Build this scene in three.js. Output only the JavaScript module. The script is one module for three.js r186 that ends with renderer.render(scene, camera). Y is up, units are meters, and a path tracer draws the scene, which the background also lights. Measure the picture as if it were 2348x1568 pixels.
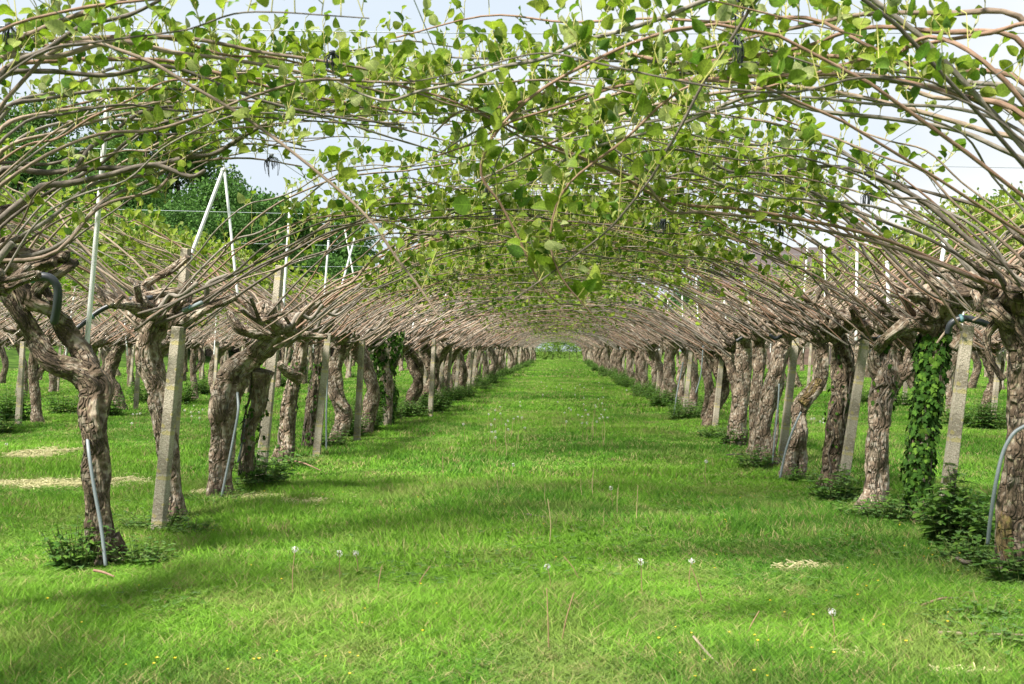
import * as THREE from 'three';
import { mergeGeometries } from 'three/addons/utils/BufferGeometryUtils.js';
import { RoundedBoxGeometry } from 'three/addons/geometries/RoundedBoxGeometry.js';

// ---------------------------------------------------------------- camera, sky, sun, exposure
const scene = new THREE.Scene();
const PW = 2347, PH = 1568, FOCAL = 2500, EYE = 1.35;          // the photograph is measured in a 2347 x 1568 view of it
const camera = new THREE.PerspectiveCamera(2 * Math.atan(PH / 2 / FOCAL) * 180 / Math.PI, PW / PH, 0.1, 3000);
camera.position.set(0, EYE, 0);
const YAW = Math.atan(111.5 / FOCAL), PITCH = Math.atan(15 / FOCAL);
camera.lookAt(-Math.sin(YAW) * 10, EYE + Math.tan(PITCH) * 10, -Math.cos(YAW) * 10);
camera.updateMatrixWorld(true);
camera.updateProjectionMatrix();
camera.focus = 12; camera.userData.fStop = 5.6;

const renderer = new THREE.WebGLRenderer();
renderer.toneMapping = THREE.LinearToneMapping;
renderer.toneMappingExposure = 2.45;
renderer.shadowMap.enabled = true;

const SUN = new THREE.Vector3(-0.46, 0.84, 0.44).normalize();
const sun = new THREE.DirectionalLight(new THREE.Color(1, 0.945, 0.83), 5);
sun.position.copy(SUN).multiplyScalar(80);
sun.target.position.set(0, 0, -20);
sun.position.add(sun.target.position);
sun.castShadow = true; sun.shadow.radius = 20;
Object.assign(sun.shadow.camera, { left: -60, right: 60, top: 60, bottom: -60, near: 1, far: 250 });
scene.add(sun, sun.target);

// ---------------------------------------------------------------- random numbers and noise
function rng(seed) {
  let a = (seed * 2654435761) >>> 0;
  return () => { a = (a + 0x6d2b79f5) | 0; let t = Math.imul(a ^ (a >>> 15), 1 | a); t = (t + Math.imul(t ^ (t >>> 7), 61 | t)) ^ t; return ((t ^ (t >>> 14)) >>> 0) / 4294967296; };
}
const hash3 = (x, y, z) => { let h = Math.imul(x, 374761393) ^ Math.imul(y, 668265263) ^ Math.imul(z, 1440662683); h = Math.imul(h ^ (h >>> 13), 1274126177); return ((h ^ (h >>> 16)) >>> 0) / 4294967296; };
const fade = (t) => t * t * (3 - 2 * t), mix = (a, b, t) => a + (b - a) * t, clamp = (x, a, b) => Math.min(b, Math.max(a, x));
const sstep = (a, b, x) => { const t = clamp((x - a) / (b - a), 0, 1); return t * t * (3 - 2 * t); };
function noise3(x, y, z, px = 0, py = 0) {                      // value noise in -1..1; px, py: periods in x and y
  const xi = Math.floor(x), yi = Math.floor(y), zi = Math.floor(z), u = fade(x - xi), v = fade(y - yi), w = fade(z - zi);
  const X = (i) => (px ? ((xi + i) % px + px) % px : xi + i), Y = (j) => (py ? ((yi + j) % py + py) % py : yi + j);
  const c = (i, j, k) => hash3(X(i), Y(j), zi + k);
  return 2 * mix(mix(mix(c(0, 0, 0), c(1, 0, 0), u), mix(c(0, 1, 0), c(1, 1, 0), u), v), mix(mix(c(0, 0, 1), c(1, 0, 1), u), mix(c(0, 1, 1), c(1, 1, 1), u), v), w) - 1;
}
function fbm(x, y, z, oct = 4, px = 0, py = 0) {
  let s = 0, a = 0.5, f = 1;
  for (let i = 0; i < oct; i++) { s += a * noise3(x * f, y * f, z + i * 17, px * f, py * f); a *= 0.5; f *= 2; }
  return s;
}

// ---------------------------------------------------------------- sky: thin bright cloud over pale blue, computed as air and cloud only
{
  const w = 1024, h = 512, data = new Float32Array(w * h * 4);
  for (let j = 0; j < h; j++) for (let i = 0; i < w; i++) {
    const el = (j + 0.5) / h * Math.PI - Math.PI / 2, az = (i + 0.5) / w * Math.PI * 2;
    const y = Math.sin(el), cx = Math.cos(el) * Math.cos(az), cz = Math.cos(el) * Math.sin(az);
    const up = Math.max(0, y), q = 1 / (up + 0.22);
    const n = fbm(cx * q * 1.3 + 7.3, cz * q * 1.3 + 2.1, 3.7, 5) + 0.35 * fbm(cx * 5, y * 9, cz * 5 + 40, 4);
    const cl = sstep(-0.3, 0.34, n);
    const blue = [0.70, 0.81, 0.94].map((c, k) => mix([0.78, 0.87, 0.95][k], c, Math.pow(up, 0.55)));
    const white = [1.0, 1.01, 1.02];
    const o = (j * w + i) * 4;
    for (let k = 0; k < 3; k++) data[o + k] = (y < 0 ? mix(0.75, 0.35, Math.min(1, -y * 3)) * [0.9, 1, 0.95][k] : mix(blue[k], white[k], cl * 0.88)) * 0.43;
    data[o + 3] = 1;
  }
  const sky = new THREE.DataTexture(data, w, h, THREE.RGBAFormat, THREE.FloatType);
  sky.mapping = THREE.EquirectangularReflectionMapping; sky.magFilter = THREE.LinearFilter; sky.minFilter = THREE.LinearFilter; sky.needsUpdate = true;
  scene.background = sky; scene.environment = sky;
}

// ---------------------------------------------------------------- from a pixel of the view to a point at a distance down the lane
const camR = new THREE.Vector3(), camU = new THREE.Vector3(), camB = new THREE.Vector3();
camera.matrixWorld.extractBasis(camR, camU, camB);
const ray = (u, v) => camB.clone().multiplyScalar(-FOCAL).addScaledVector(camR, u - PW / 2).addScaledVector(camU, PH / 2 - v);
const at = (u, v, d) => { const r = ray(u, v); return r.multiplyScalar(d / -r.z).add(camera.position); };
const onGround = (u, v) => { const r = ray(u, v); return r.multiplyScalar(EYE / -r.y).add(camera.position); };
const project = (p) => { const q = p.clone().project(camera); return q; };

// ---------------------------------------------------------------- naming and tagging
const taken = new Map();
function numbered(name) { const n = taken.get(name) ?? 0; taken.set(name, n + 1); return n ? `${name}_${String(n).padStart(3, '0')}` : name; }
function tag(o, label, category, group, kind) {
  o.userData = { ...o.userData };
  if (label) o.userData.label = label;
  if (category) o.userData.category = category;
  if (group) o.userData.group = group; else delete o.userData.group;
  if (kind) o.userData.kind = kind;
  return o;
}
function thing(name, label, category, pos = [0, 0, 0], group) {
  const o = new THREE.Group(); o.name = numbered(name); o.position.set(...pos); scene.add(o);
  return tag(o, label, category, group);
}
function part(name, geo, mat, parent, kind) {
  const m = new THREE.Mesh(geo, mat); m.name = name; m.castShadow = m.receiveShadow = true; parent.add(m);
  if (kind) m.userData.kind = kind;
  return m;
}
function copyOf(o, label, group, pos, turn = 0, scale = 1) {
  const c = o.clone(); c.name = numbered(o.name.replace(/_\d{3}$/, '')); scene.add(c);
  tag(c, label, o.userData.category, group);
  c.position.set(...pos); c.rotation.y = turn; if (scale !== 1) c.scale.setScalar(scale);
  return c;
}
function instanced(name, geo, mat, list, parent, kind = 'stuff') {      // list of {m: Matrix4, c: Color}
  const im = new THREE.InstancedMesh(geo, mat, list.length); im.name = name;
  list.forEach((e, i) => { im.setMatrixAt(i, e.m); if (e.c) im.setColorAt(i, e.c); });
  im.castShadow = im.receiveShadow = true; parent.add(im); if (kind) im.userData.kind = kind;
  return im;
}

// ---------------------------------------------------------------- textures
function texture(w, h, f, srgb, rep = [1, 1]) {
  const data = new Uint8Array(w * h * 4);
  for (let j = 0; j < h; j++) for (let i = 0; i < w; i++) {
    const c = f(i / w, j / h, i, j), o = (j * w + i) * 4;
    for (let k = 0; k < 3; k++) data[o + k] = clamp(Math.round((c.length ? c[k] : c) * 255), 0, 255);
    data[o + 3] = 255;
  }
  const t = new THREE.DataTexture(data, w, h); t.wrapS = t.wrapT = THREE.RepeatWrapping; t.magFilter = THREE.LinearFilter; t.minFilter = THREE.LinearFilter;
  t.repeat.set(...rep); if (srgb) t.colorSpace = THREE.SRGBColorSpace; t.needsUpdate = true;
  return t;
}
const toSRGB = (c) => (c <= 0.0031308 ? c * 12.92 : 1.055 * Math.pow(c, 1 / 2.4) - 0.055);
const lin = (r, g, b) => [toSRGB(r), toSRGB(g), toSRGB(b)];
const mix3 = (a, b, t) => a.map((x, k) => mix(x, b[k], t));
// bark: plates parted by long fissures, one period is 0.35 m
const barkHeight = (u, v) => {
  const wx = u * 8 + 1.1 * noise3(u * 4, v * 4, 5, 4, 4), wy = v * 2;
  const r1 = 1 - Math.abs(noise3(wx, wy, 1, 8, 2)), r2 = 1 - Math.abs(noise3(u * 16 + 0.8 * noise3(u * 8, v * 8, 8, 8, 8), v * 4, 2, 16, 4));
  const fis = Math.max(sstep(0.66, 0.97, r1), 0.75 * sstep(0.72, 1, r2));
  const cross = 0.35 * sstep(0.85, 1, 1 - Math.abs(noise3(u * 6, v * 8, 12, 6, 8)));
  return clamp(0.72 - 0.62 * Math.max(fis, cross) + 0.22 * fbm(u * 16, v * 8, 9, 3, 16, 8), 0, 1);
};
const BS = 256, barkH = new Float32Array(BS * BS);
for (let j = 0; j < BS; j++) for (let i = 0; i < BS; i++) barkH[j * BS + i] = barkHeight(i / BS, j / BS);
function barkMat(a, b, c, lichen) {
  const map = texture(BS, BS, (u, v, i, j) => {
    const n = fbm(u * 4, v * 4, 31, 4, 4, 4), fl = fbm(u * 24, v * 12, 77, 2, 24, 12);
    let col = mix3(a, b, sstep(-0.25, 0.3, n + 0.5 * fl));
    col = mix3(col, c, sstep(0.1, 0.42, fbm(u * 8, v * 8, 51, 3, 8, 8)) * 0.75);
    col = mix3(col, lichen, sstep(0.3, 0.42, fbm(u * 12, v * 12, 91, 3, 12, 12)) * 0.5);
    return lin(...col);
  }, true);
  const bump = texture(BS, BS, (u, v, i, j) => barkH[j * BS + i]);
  return new THREE.MeshStandardMaterial({ map, bumpMap: bump, bumpScale: 0.06, roughness: 0.95 });
}
const BARK = [
  barkMat([0.15, 0.106, 0.072], [0.29, 0.226, 0.168], [0.34, 0.3, 0.245], [0.5, 0.46, 0.4]),
  barkMat([0.1, 0.071, 0.047], [0.21, 0.152, 0.107], [0.32, 0.275, 0.22], [0.42, 0.38, 0.24]),
  barkMat([0.18, 0.13, 0.092], [0.33, 0.262, 0.2], [0.385, 0.345, 0.29], [0.55, 0.5, 0.45]),
];
const MOSSBARK = barkMat([0.16, 0.11, 0.05], [0.24, 0.18, 0.08], [0.26, 0.2, 0.06], [0.22, 0.24, 0.05]);
function caneMat(a, b, dark) {
  const map = texture(128, 256, (u, v) => {
    const n = fbm(u * 4, v * 6, 11, 3, 4, 6), s = noise3(u * 16, v * 40, 3, 16, 40);
    return lin(...mix3(mix3(a, b, sstep(-0.3, 0.35, n)), dark, sstep(0.55, 0.85, s) * 0.7));
  }, true);
  const bump = texture(128, 256, (u, v) => 0.5 + 0.4 * noise3(u * 16, v * 10, 4, 16, 10));
  return new THREE.MeshStandardMaterial({ map, bumpMap: bump, bumpScale: 0.0015, roughness: 0.8 });
}
const CANE = [
  caneMat([0.165, 0.12, 0.088], [0.28, 0.215, 0.165], [0.1, 0.07, 0.05]),
  caneMat([0.23, 0.175, 0.13], [0.36, 0.285, 0.22], [0.15, 0.11, 0.08]),
  caneMat([0.095, 0.078, 0.062], [0.175, 0.145, 0.12], [0.05, 0.04, 0.03]),
  caneMat([0.21, 0.125, 0.085], [0.31, 0.205, 0.15], [0.12, 0.07, 0.045]),
  caneMat([0.17, 0.15, 0.125], [0.28, 0.25, 0.215], [0.09, 0.08, 0.065]),
];
const leafTex = texture(64, 64, (u, v) => {                     // pale midrib and side veins on a leaf, u across, v from stalk to tip
  const x = Math.abs(u - 0.5) * 2, rib = sstep(0.07, 0.0, x), side = sstep(0.82, 1, Math.cos((v * 1.0 - x * 0.22) * Math.PI * 2 * 6)) * sstep(1, 0.2, x);
  const k = 0.78 + 0.14 * fbm(u * 8, v * 8, 2, 3, 8, 8) + 0.26 * Math.max(rib, side * 0.7);
  return [k * 0.97, k, k * 0.9];
}, true);
const leafMat = (r, g, b, map = leafTex) => new THREE.MeshPhysicalMaterial({ color: new THREE.Color().setRGB(r, g, b), map, roughness: 1, transmission: 0.56, thickness: 0, side: THREE.DoubleSide, specularIntensity: 0.3 });
const LEAFC = [[0.31, 0.45, 0.035], [0.4, 0.52, 0.05], [0.2, 0.36, 0.03], [0.47, 0.56, 0.09], [0.53, 0.6, 0.22], [0.32, 0.46, 0.055], [0.12, 0.25, 0.03], [0.6, 0.64, 0.34]];
const LEAFW = [0.22, 0.2, 0.15, 0.12, 0.09, 0.12, 0.06, 0.04];
const LEAF = LEAFC.map((c) => leafMat(...c));
const LEAFI = leafMat(1, 1, 1);
const STEM = new THREE.MeshStandardMaterial({ color: new THREE.Color().setRGB(0.33, 0.32, 0.09), roughness: 0.7 });
const DARKSTEM = new THREE.MeshStandardMaterial({ color: new THREE.Color().setRGB(0.12, 0.16, 0.04), roughness: 0.8 });
const pickTint = (R) => { let r = R(), k = 0; while (k < LEAFW.length - 1 && (r -= LEAFW[k]) > 0) k++; return k; };
const tintColor = (k, R) => new THREE.Color().setRGB(...LEAFC[k]).multiplyScalar(0.85 + 0.3 * R());

// ---------------------------------------------------------------- geometry helpers
const V = (x, y, z) => new THREE.Vector3(x, y, z);
function smoothPath(pts, n) { return pts.length < 3 ? [...Array(n + 1)].map((_, i) => pts[0].clone().lerp(pts[1], i / n)) : new THREE.CatmullRomCurve3(pts, false, 'centripetal').getPoints(n); }
// a tube along points with a radius at each of them; shape(theta, t, p) scales it; texture repeats every `tile` metres
function limb(pts, radii, seg, rad, { shape, tile = 0.35, cap = true, flat = 1 } = {}) {
  const P = smoothPath(pts, seg), n = P.length, pos = [], uv = [], idx = [], T = V(0, 0, 0), N = V(0, 0, 0), B = V(0, 0, 0);
  const R = (t) => { const f = t * (radii.length - 1), i = Math.min(radii.length - 2, Math.floor(f)); return mix(radii[i], radii[i + 1], fade(f - i)); };
  const t0 = P[1].clone().sub(P[0]).normalize(); N.set(0.31, 0.17, 0.93); N.addScaledVector(t0, -N.dot(t0)).normalize();
  let len = 0; const rep = Math.max(1, Math.round(2 * Math.PI * R(0) / tile));
  for (let i = 0; i < n; i++) {
    T.copy(P[Math.min(n - 1, i + 1)]).sub(P[Math.max(0, i - 1)]).normalize();
    N.addScaledVector(T, -N.dot(T)).normalize(); B.crossVectors(T, N);
    if (i) len += P[i].distanceTo(P[i - 1]);
    const t = i / (n - 1), r = R(t);
    for (let j = 0; j <= rad; j++) {
      const th = (j % rad) / rad * Math.PI * 2, c = Math.cos(th), s = Math.sin(th), k = r * (shape ? shape(th, len, P[i]) : 1);
      pos.push(P[i].x + (N.x * c + B.x * s * flat) * k, P[i].y + (N.y * c + B.y * s * flat) * k, P[i].z + (N.z * c + B.z * s * flat) * k);
      uv.push(j / rad * rep, len / tile);
    }
  }
  for (let i = 0; i < n - 1; i++) for (let j = 0; j < rad; j++) { const a = i * (rad + 1) + j, b = a + rad + 1; idx.push(a, a + 1, b, b, a + 1, b + 1); }
  if (cap) for (const [i, sgn] of [[0, -1], [n - 1, 1]]) {
    const c = pos.length / 3, T2 = i ? P[n - 1].clone().sub(P[n - 2]) : P[1].clone().sub(P[0]); T2.normalize();
    const q = P[i].clone().addScaledVector(T2, sgn * R(i ? 1 : 0) * 0.3); pos.push(q.x, q.y, q.z); uv.push(0.5, len / tile);
    for (let j = 0; j < rad; j++) { const a = i * (rad + 1) + j; sgn > 0 ? idx.push(a, a + 1, c) : idx.push(a + 1, a, c); }
  }
  const g = new THREE.BufferGeometry(); g.setAttribute('position', new THREE.Float32BufferAttribute(pos, 3)); g.setAttribute('uv', new THREE.Float32BufferAttribute(uv, 2)); g.setIndex(idx);
  g.computeVertexNormals();
  const nm = g.attributes.normal;
  for (let i = 0; i < n; i++) { const a = i * (rad + 1), b = a + rad, v = V(nm.getX(a) + nm.getX(b), nm.getY(a) + nm.getY(b), nm.getZ(a) + nm.getZ(b)).normalize(); nm.setXYZ(a, v.x, v.y, v.z); nm.setXYZ(b, v.x, v.y, v.z); }
  return g;
}
const gnarl = (seed, amp = 1, twist = 3) => (th, s, p) => {
  const a = th + s * twist * 0.6, cx = Math.cos(a), sx = Math.sin(a);
  return 1 + amp * (0.26 * noise3(cx * 1.1 + seed, sx * 1.1, s * 3.2 + seed) + 0.19 * noise3(cx * 2.6, sx * 2.6 + seed, s * 3.6) - 0.14 * sstep(0.7, 1, 1 - Math.abs(noise3(cx * 2.6 + seed, sx * 2.6, s * 1.8))) + 0.26 * sstep(0.45, 0.9, noise3(cx * 1.7, sx * 1.7 - seed, s * 5)) + 0.08 * noise3(cx * 6, sx * 6, s * 5 + seed) + 0.06 * noise3(cx * 10 + seed, sx * 10, s * 9));
};
function burl(p, r, seed, detail = 3) {
  const g = new THREE.IcosahedronGeometry(r, detail), a = g.attributes.position, v = V(0, 0, 0);
  for (let i = 0; i < a.count; i++) {
    v.fromBufferAttribute(a, i); const k = 1 + 0.5 * noise3(v.x / r * 1.2 + seed, v.y / r * 1.2, v.z / r * 1.2) + 0.22 * noise3(v.x / r * 3, v.y / r * 3 + seed, v.z / r * 3) + 0.1 * noise3(v.x / r * 7, v.y / r * 7 + seed, v.z / r * 7);
    a.setXYZ(i, v.x * k + p.x, v.y * k * 0.85 + p.y, v.z * k + p.z);
  }
  g.setIndex([...Array(a.count).keys()]);
  const uv = g.attributes.uv; for (let i = 0; i < uv.count; i++) uv.setXY(i, uv.getX(i) * 2, uv.getY(i));
  g.computeVertexNormals();
  // one normal for all corners at a place
  const key = new Map(), nm = g.attributes.normal;
  for (let i = 0; i < a.count; i++) { const k = [a.getX(i), a.getY(i), a.getZ(i)].map((x) => x.toFixed(4)).join(); const s = key.get(k) ?? V(0, 0, 0); s.x += nm.getX(i); s.y += nm.getY(i); s.z += nm.getZ(i); key.set(k, s); }
  for (let i = 0; i < a.count; i++) { const s = key.get([a.getX(i), a.getY(i), a.getZ(i)].map((x) => x.toFixed(4)).join()); const l = s.length() || 1; nm.setXYZ(i, s.x / l, s.y / l, s.z / l); }
  return g;
}
function leafGeo(width, fold, curl, tip = 0.75, rows = 5) {      // length 1 along +y, face towards +z
  const pos = [], uv = [], idx = [];
  for (let i = 0; i <= rows; i++) {
    const t = i / rows, w = i === rows ? 0.04 : 0.5 * width * Math.pow(Math.sin(Math.PI * clamp(Math.pow(t, tip) * 0.96 + 0.03, 0, 1)), 0.62);
    const z = -curl * t * t, y = t * (1 - 0.12 * Math.abs(curl));
    for (const s of [-1, 0, 1]) { pos.push(s * w, y, z + Math.abs(s) * w * fold + (s ? 0.02 * Math.sin(t * 9 + s) : 0)); uv.push(0.5 + s * w / width * 0.98, t); }
  }
  for (let i = 0; i < rows; i++) for (let s = 0; s < 2; s++) { const a = i * 3 + s; idx.push(a, a + 1, a + 3, a + 1, a + 4, a + 3); }
  const g = new THREE.BufferGeometry(); g.setAttribute('position', new THREE.Float32BufferAttribute(pos, 3)); g.setAttribute('uv', new THREE.Float32BufferAttribute(uv, 2)); g.setIndex(idx); g.computeVertexNormals();
  return g;
}
const KLEAF = [leafGeo(0.88, 0.3, 0.25, 0.8), leafGeo(0.78, 0.6, 0.35, 0.85), leafGeo(0.97, 0.18, -0.2, 0.78), leafGeo(0.66, 0.85, 0.2, 0.9), leafGeo(0.86, 0.4, 0.5, 0.72)];
function leafMatrix(p, dir, normal, size) {
  const y = dir.clone().normalize(), z = normal.clone().addScaledVector(y, -normal.dot(y)).normalize(), x = V(0, 0, 0).crossVectors(y, z);
  return new THREE.Matrix4().makeBasis(x.multiplyScalar(size), y.multiplyScalar(size), z.multiplyScalar(size)).setPosition(p);
}
const randUnit = (R) => { const z = R() * 2 - 1, a = R() * 6.2832, r = Math.sqrt(1 - z * z); return V(r * Math.cos(a), z, r * Math.sin(a)); };
const gauss = (R) => (R() + R() + R() + R() - 2) * 1.0;

// one shoot: leaves around a green stem; returns leaf placements and the stem's points
function shoot(p, R, big = 1) {
  const hang = R() < 0.06, len = (0.045 + 0.19 * Math.pow(R(), 1.6)) * big, dir = V(gauss(R) * 0.6, hang ? -0.2 - 0.5 * R() : 0.9, gauss(R) * 0.6).normalize();
  const n = 2 + Math.floor(R() * 4.2), leaves = [], end = p.clone().addScaledVector(dir, len), stems = [[p, end]];
  for (let k = 0; k < n; k++) {
    const f = n === 1 ? 1 : 0.25 + 0.75 * k / (n - 1), q = p.clone().lerp(end, f), out = V(gauss(R) * 1.2, 0.35 + 0.5 * R(), gauss(R) * 1.2).addScaledVector(dir, 0.4).normalize();
    const pl = (0.012 + 0.035 * R()) * big, b = q.clone().addScaledVector(out, pl), ld = out.clone().add(V(0, 0.15 - 0.5 * R(), 0)).addScaledVector(randUnit(R), 0.35).normalize();
    const nrm = V(0, 0.55, 0).addScaledVector(randUnit(R), 1), tip = f > 0.9 ? 0.72 : 1;
    stems.push([q, b]);
    leaves.push({ m: leafMatrix(b, ld, nrm, (0.043 + 0.039 * R()) * tip * big), tint: pickTint(R), g: Math.floor(R() * KLEAF.length) });
  }
  return { leaves, stems };
}
// sprigs for vines farther off: several shoots' worth of leaves in one small geometry
function sprigGeo(seed) {
  const R = rng(seed), list = [];
  const s = shoot(V(0, 0, 0), R, 1.1);
  for (const l of s.leaves) { const g = leafGeo(0.85, 0.25, 0.15, 0.8, 3); g.applyMatrix4(l.m); list.push(g); }
  return mergeGeometries(list);
}
const SPRIG = [101, 104, 117, 123].map(sprigGeo);

// ---------------------------------------------------------------- ground
const lumps = (x, z) => 0.025 * noise3(x * 0.9, 3, z * 0.9) + 0.012 * noise3(x * 2.7, 9, z * 2.7);
const groundY = (x, z) => lumps(x, z) * sstep(90, 40, Math.hypot(x, z));
const ROWS = { left: -3.05, right: 2.6 };
const straw = [];                                               // ellipses of dry cut grass: centre, half sizes
for (const [u, v, a, b] of [[120, 1113, 300, 13], [100, 1040, 70, 9], [700, 1163, 90, 8], [560, 1150, 90, 10], [1850, 1310, 90, 8], [480, 1130, 60, 14], [1940, 1510, 60, 5], [2200, 1552, 120, 8]]) {
  const c = onGround(u, v), e = onGround(u + a, v), n = onGround(u, v - b);
  straw.push([c.x, c.z, Math.abs(e.x - c.x), Math.abs(n.z - c.z)]);
}
const dryness = (x, z) => { let m = 0; for (const [cx, cz, a, b] of straw) { const r = Math.hypot((x - cx) / a, (z - cz) / b) + 0.55 * noise3(x * 4, 1, z * 4) + 0.3 * noise3(x * 11, 4, z * 11); m = Math.max(m, sstep(1.05, 0.45, r)); } return m; };
{
  const line = (lo, hi, step, far) => { const a = []; for (let x = lo; x <= hi + 1e-6; x += step) a.push(x); for (let k = 1, d = step; k < 16; k++) { d *= 1.55; a.unshift(a[0] - d); a.push(a[a.length - 1] + d); if (a[a.length - 1] > far) break; } return a; };
  const xs = line(-9, 9, 0.22, 700), zs = line(-26, 2, 0.22, 700), pos = [], uv = [], idx = [];
  for (const z of zs) for (const x of xs) { pos.push(x, groundY(x, z) - 0.004, z); uv.push(x / 3, z / 3); }
  const nx = xs.length;
  for (let j = 0; j < zs.length - 1; j++) for (let i = 0; i < nx - 1; i++) { const a = j * nx + i; idx.push(a, a + nx, a + 1, a + 1, a + nx, a + nx + 1); }
  const g = new THREE.BufferGeometry(); g.setAttribute('position', new THREE.Float32BufferAttribute(pos, 3)); g.setAttribute('uv', new THREE.Float32BufferAttribute(uv, 2)); g.setIndex(idx); g.computeVertexNormals();
  const map = texture(1024, 1024, (u, v) => {
    const a = fbm(u * 6, v * 6, 1, 4, 6, 6), b = fbm(u * 60, v * 60, 7, 3, 60, 60), c = fbm(u * 250, v * 250, 9, 1, 250, 250);
    let col = mix3([0.05, 0.115, 0.014], [0.10, 0.19, 0.028], sstep(-0.35, 0.4, a + 0.8 * b));
    col = mix3(col, [0.17, 0.25, 0.05], sstep(0.1, 0.45, b + 0.5 * c));
    col = mix3(col, [0.06, 0.05, 0.025], sstep(0.2, 0.45, -b - 0.4 * c) * 0.6);
    return lin(...col);
  }, true);
  const bump = texture(512, 512, (u, v) => 0.5 + 0.5 * fbm(u * 60, v * 60, 7, 4, 60, 60));
  const ground = new THREE.Mesh(g, new THREE.MeshPhysicalMaterial({ map, bumpMap: bump, bumpScale: 0.03, roughness: 1, specularIntensity: 0.05 }));
  ground.name = 'ground'; ground.receiveShadow = true; ground.userData.kind = 'structure'; scene.add(ground);
}

// ---------------------------------------------------------------- grass
const GRASS = new THREE.MeshPhysicalMaterial({ color: 0xffffff, roughness: 1, transmission: 0.3, thickness: 0, side: THREE.DoubleSide, specularIntensity: 0.5 });
function tuftGeo(seed, n, hgt, wid, spread) {
  const R = rng(seed), pos = [], idx = [], nor = [];
  for (let k = 0; k < n; k++) {
    const a = R() * 6.283, r = spread * Math.sqrt(R()), x = r * Math.cos(a), z = r * Math.sin(a), h = hgt * (0.45 + 0.75 * R()), lean = h * (0.15 + 0.75 * R()), la = R() * 6.283, w = wid * (0.6 + 0.7 * R());
    const lx = Math.cos(la), lz = Math.sin(la), fa = R() * 6.283, wx = Math.cos(fa) * w, wz = Math.sin(fa) * w, b = pos.length / 3;
    for (const [t, ww] of [[0, 0.8], [0.55, 1], [1, 0]]) {
      const px = x + lx * lean * t * t, py = h * (t - 0.18 * t * t), pz = z + lz * lean * t * t;
      if (ww) pos.push(px - wx * ww * 0.5, py, pz - wz * ww * 0.5, px + wx * ww * 0.5, py, pz + wz * ww * 0.5); else pos.push(px, py, pz);
    }
    idx.push(b, b + 1, b + 2, b + 1, b + 3, b + 2, b + 2, b + 3, b + 4);
  }
  const g = new THREE.BufferGeometry(); g.setAttribute('position', new THREE.Float32BufferAttribute(pos, 3)); g.setIndex(idx); g.computeVertexNormals();
  return g;
}
const grassTone = (x, z, R) => {
  const a = fbm(x * 0.55, 2, z * 0.55, 3), b = fbm(x * 2.3, 5, z * 2.3, 2);
  let col = mix3([0.08, 0.222, 0.014], [0.178, 0.368, 0.029], sstep(-0.32, 0.32, a + 0.35 * fbm(x * 1.9, 15, z * 1.9, 2) + 0.4 * gauss(R)));
  col = mix3(col, [0.26, 0.32, 0.085], sstep(0.12, 0.5, b + 0.22 * gauss(R)) * 0.55);
  if (R() < 0.12) col = mix3([0.42, 0.4, 0.17], [0.3, 0.25, 0.11], R());
  return col;
};
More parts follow.
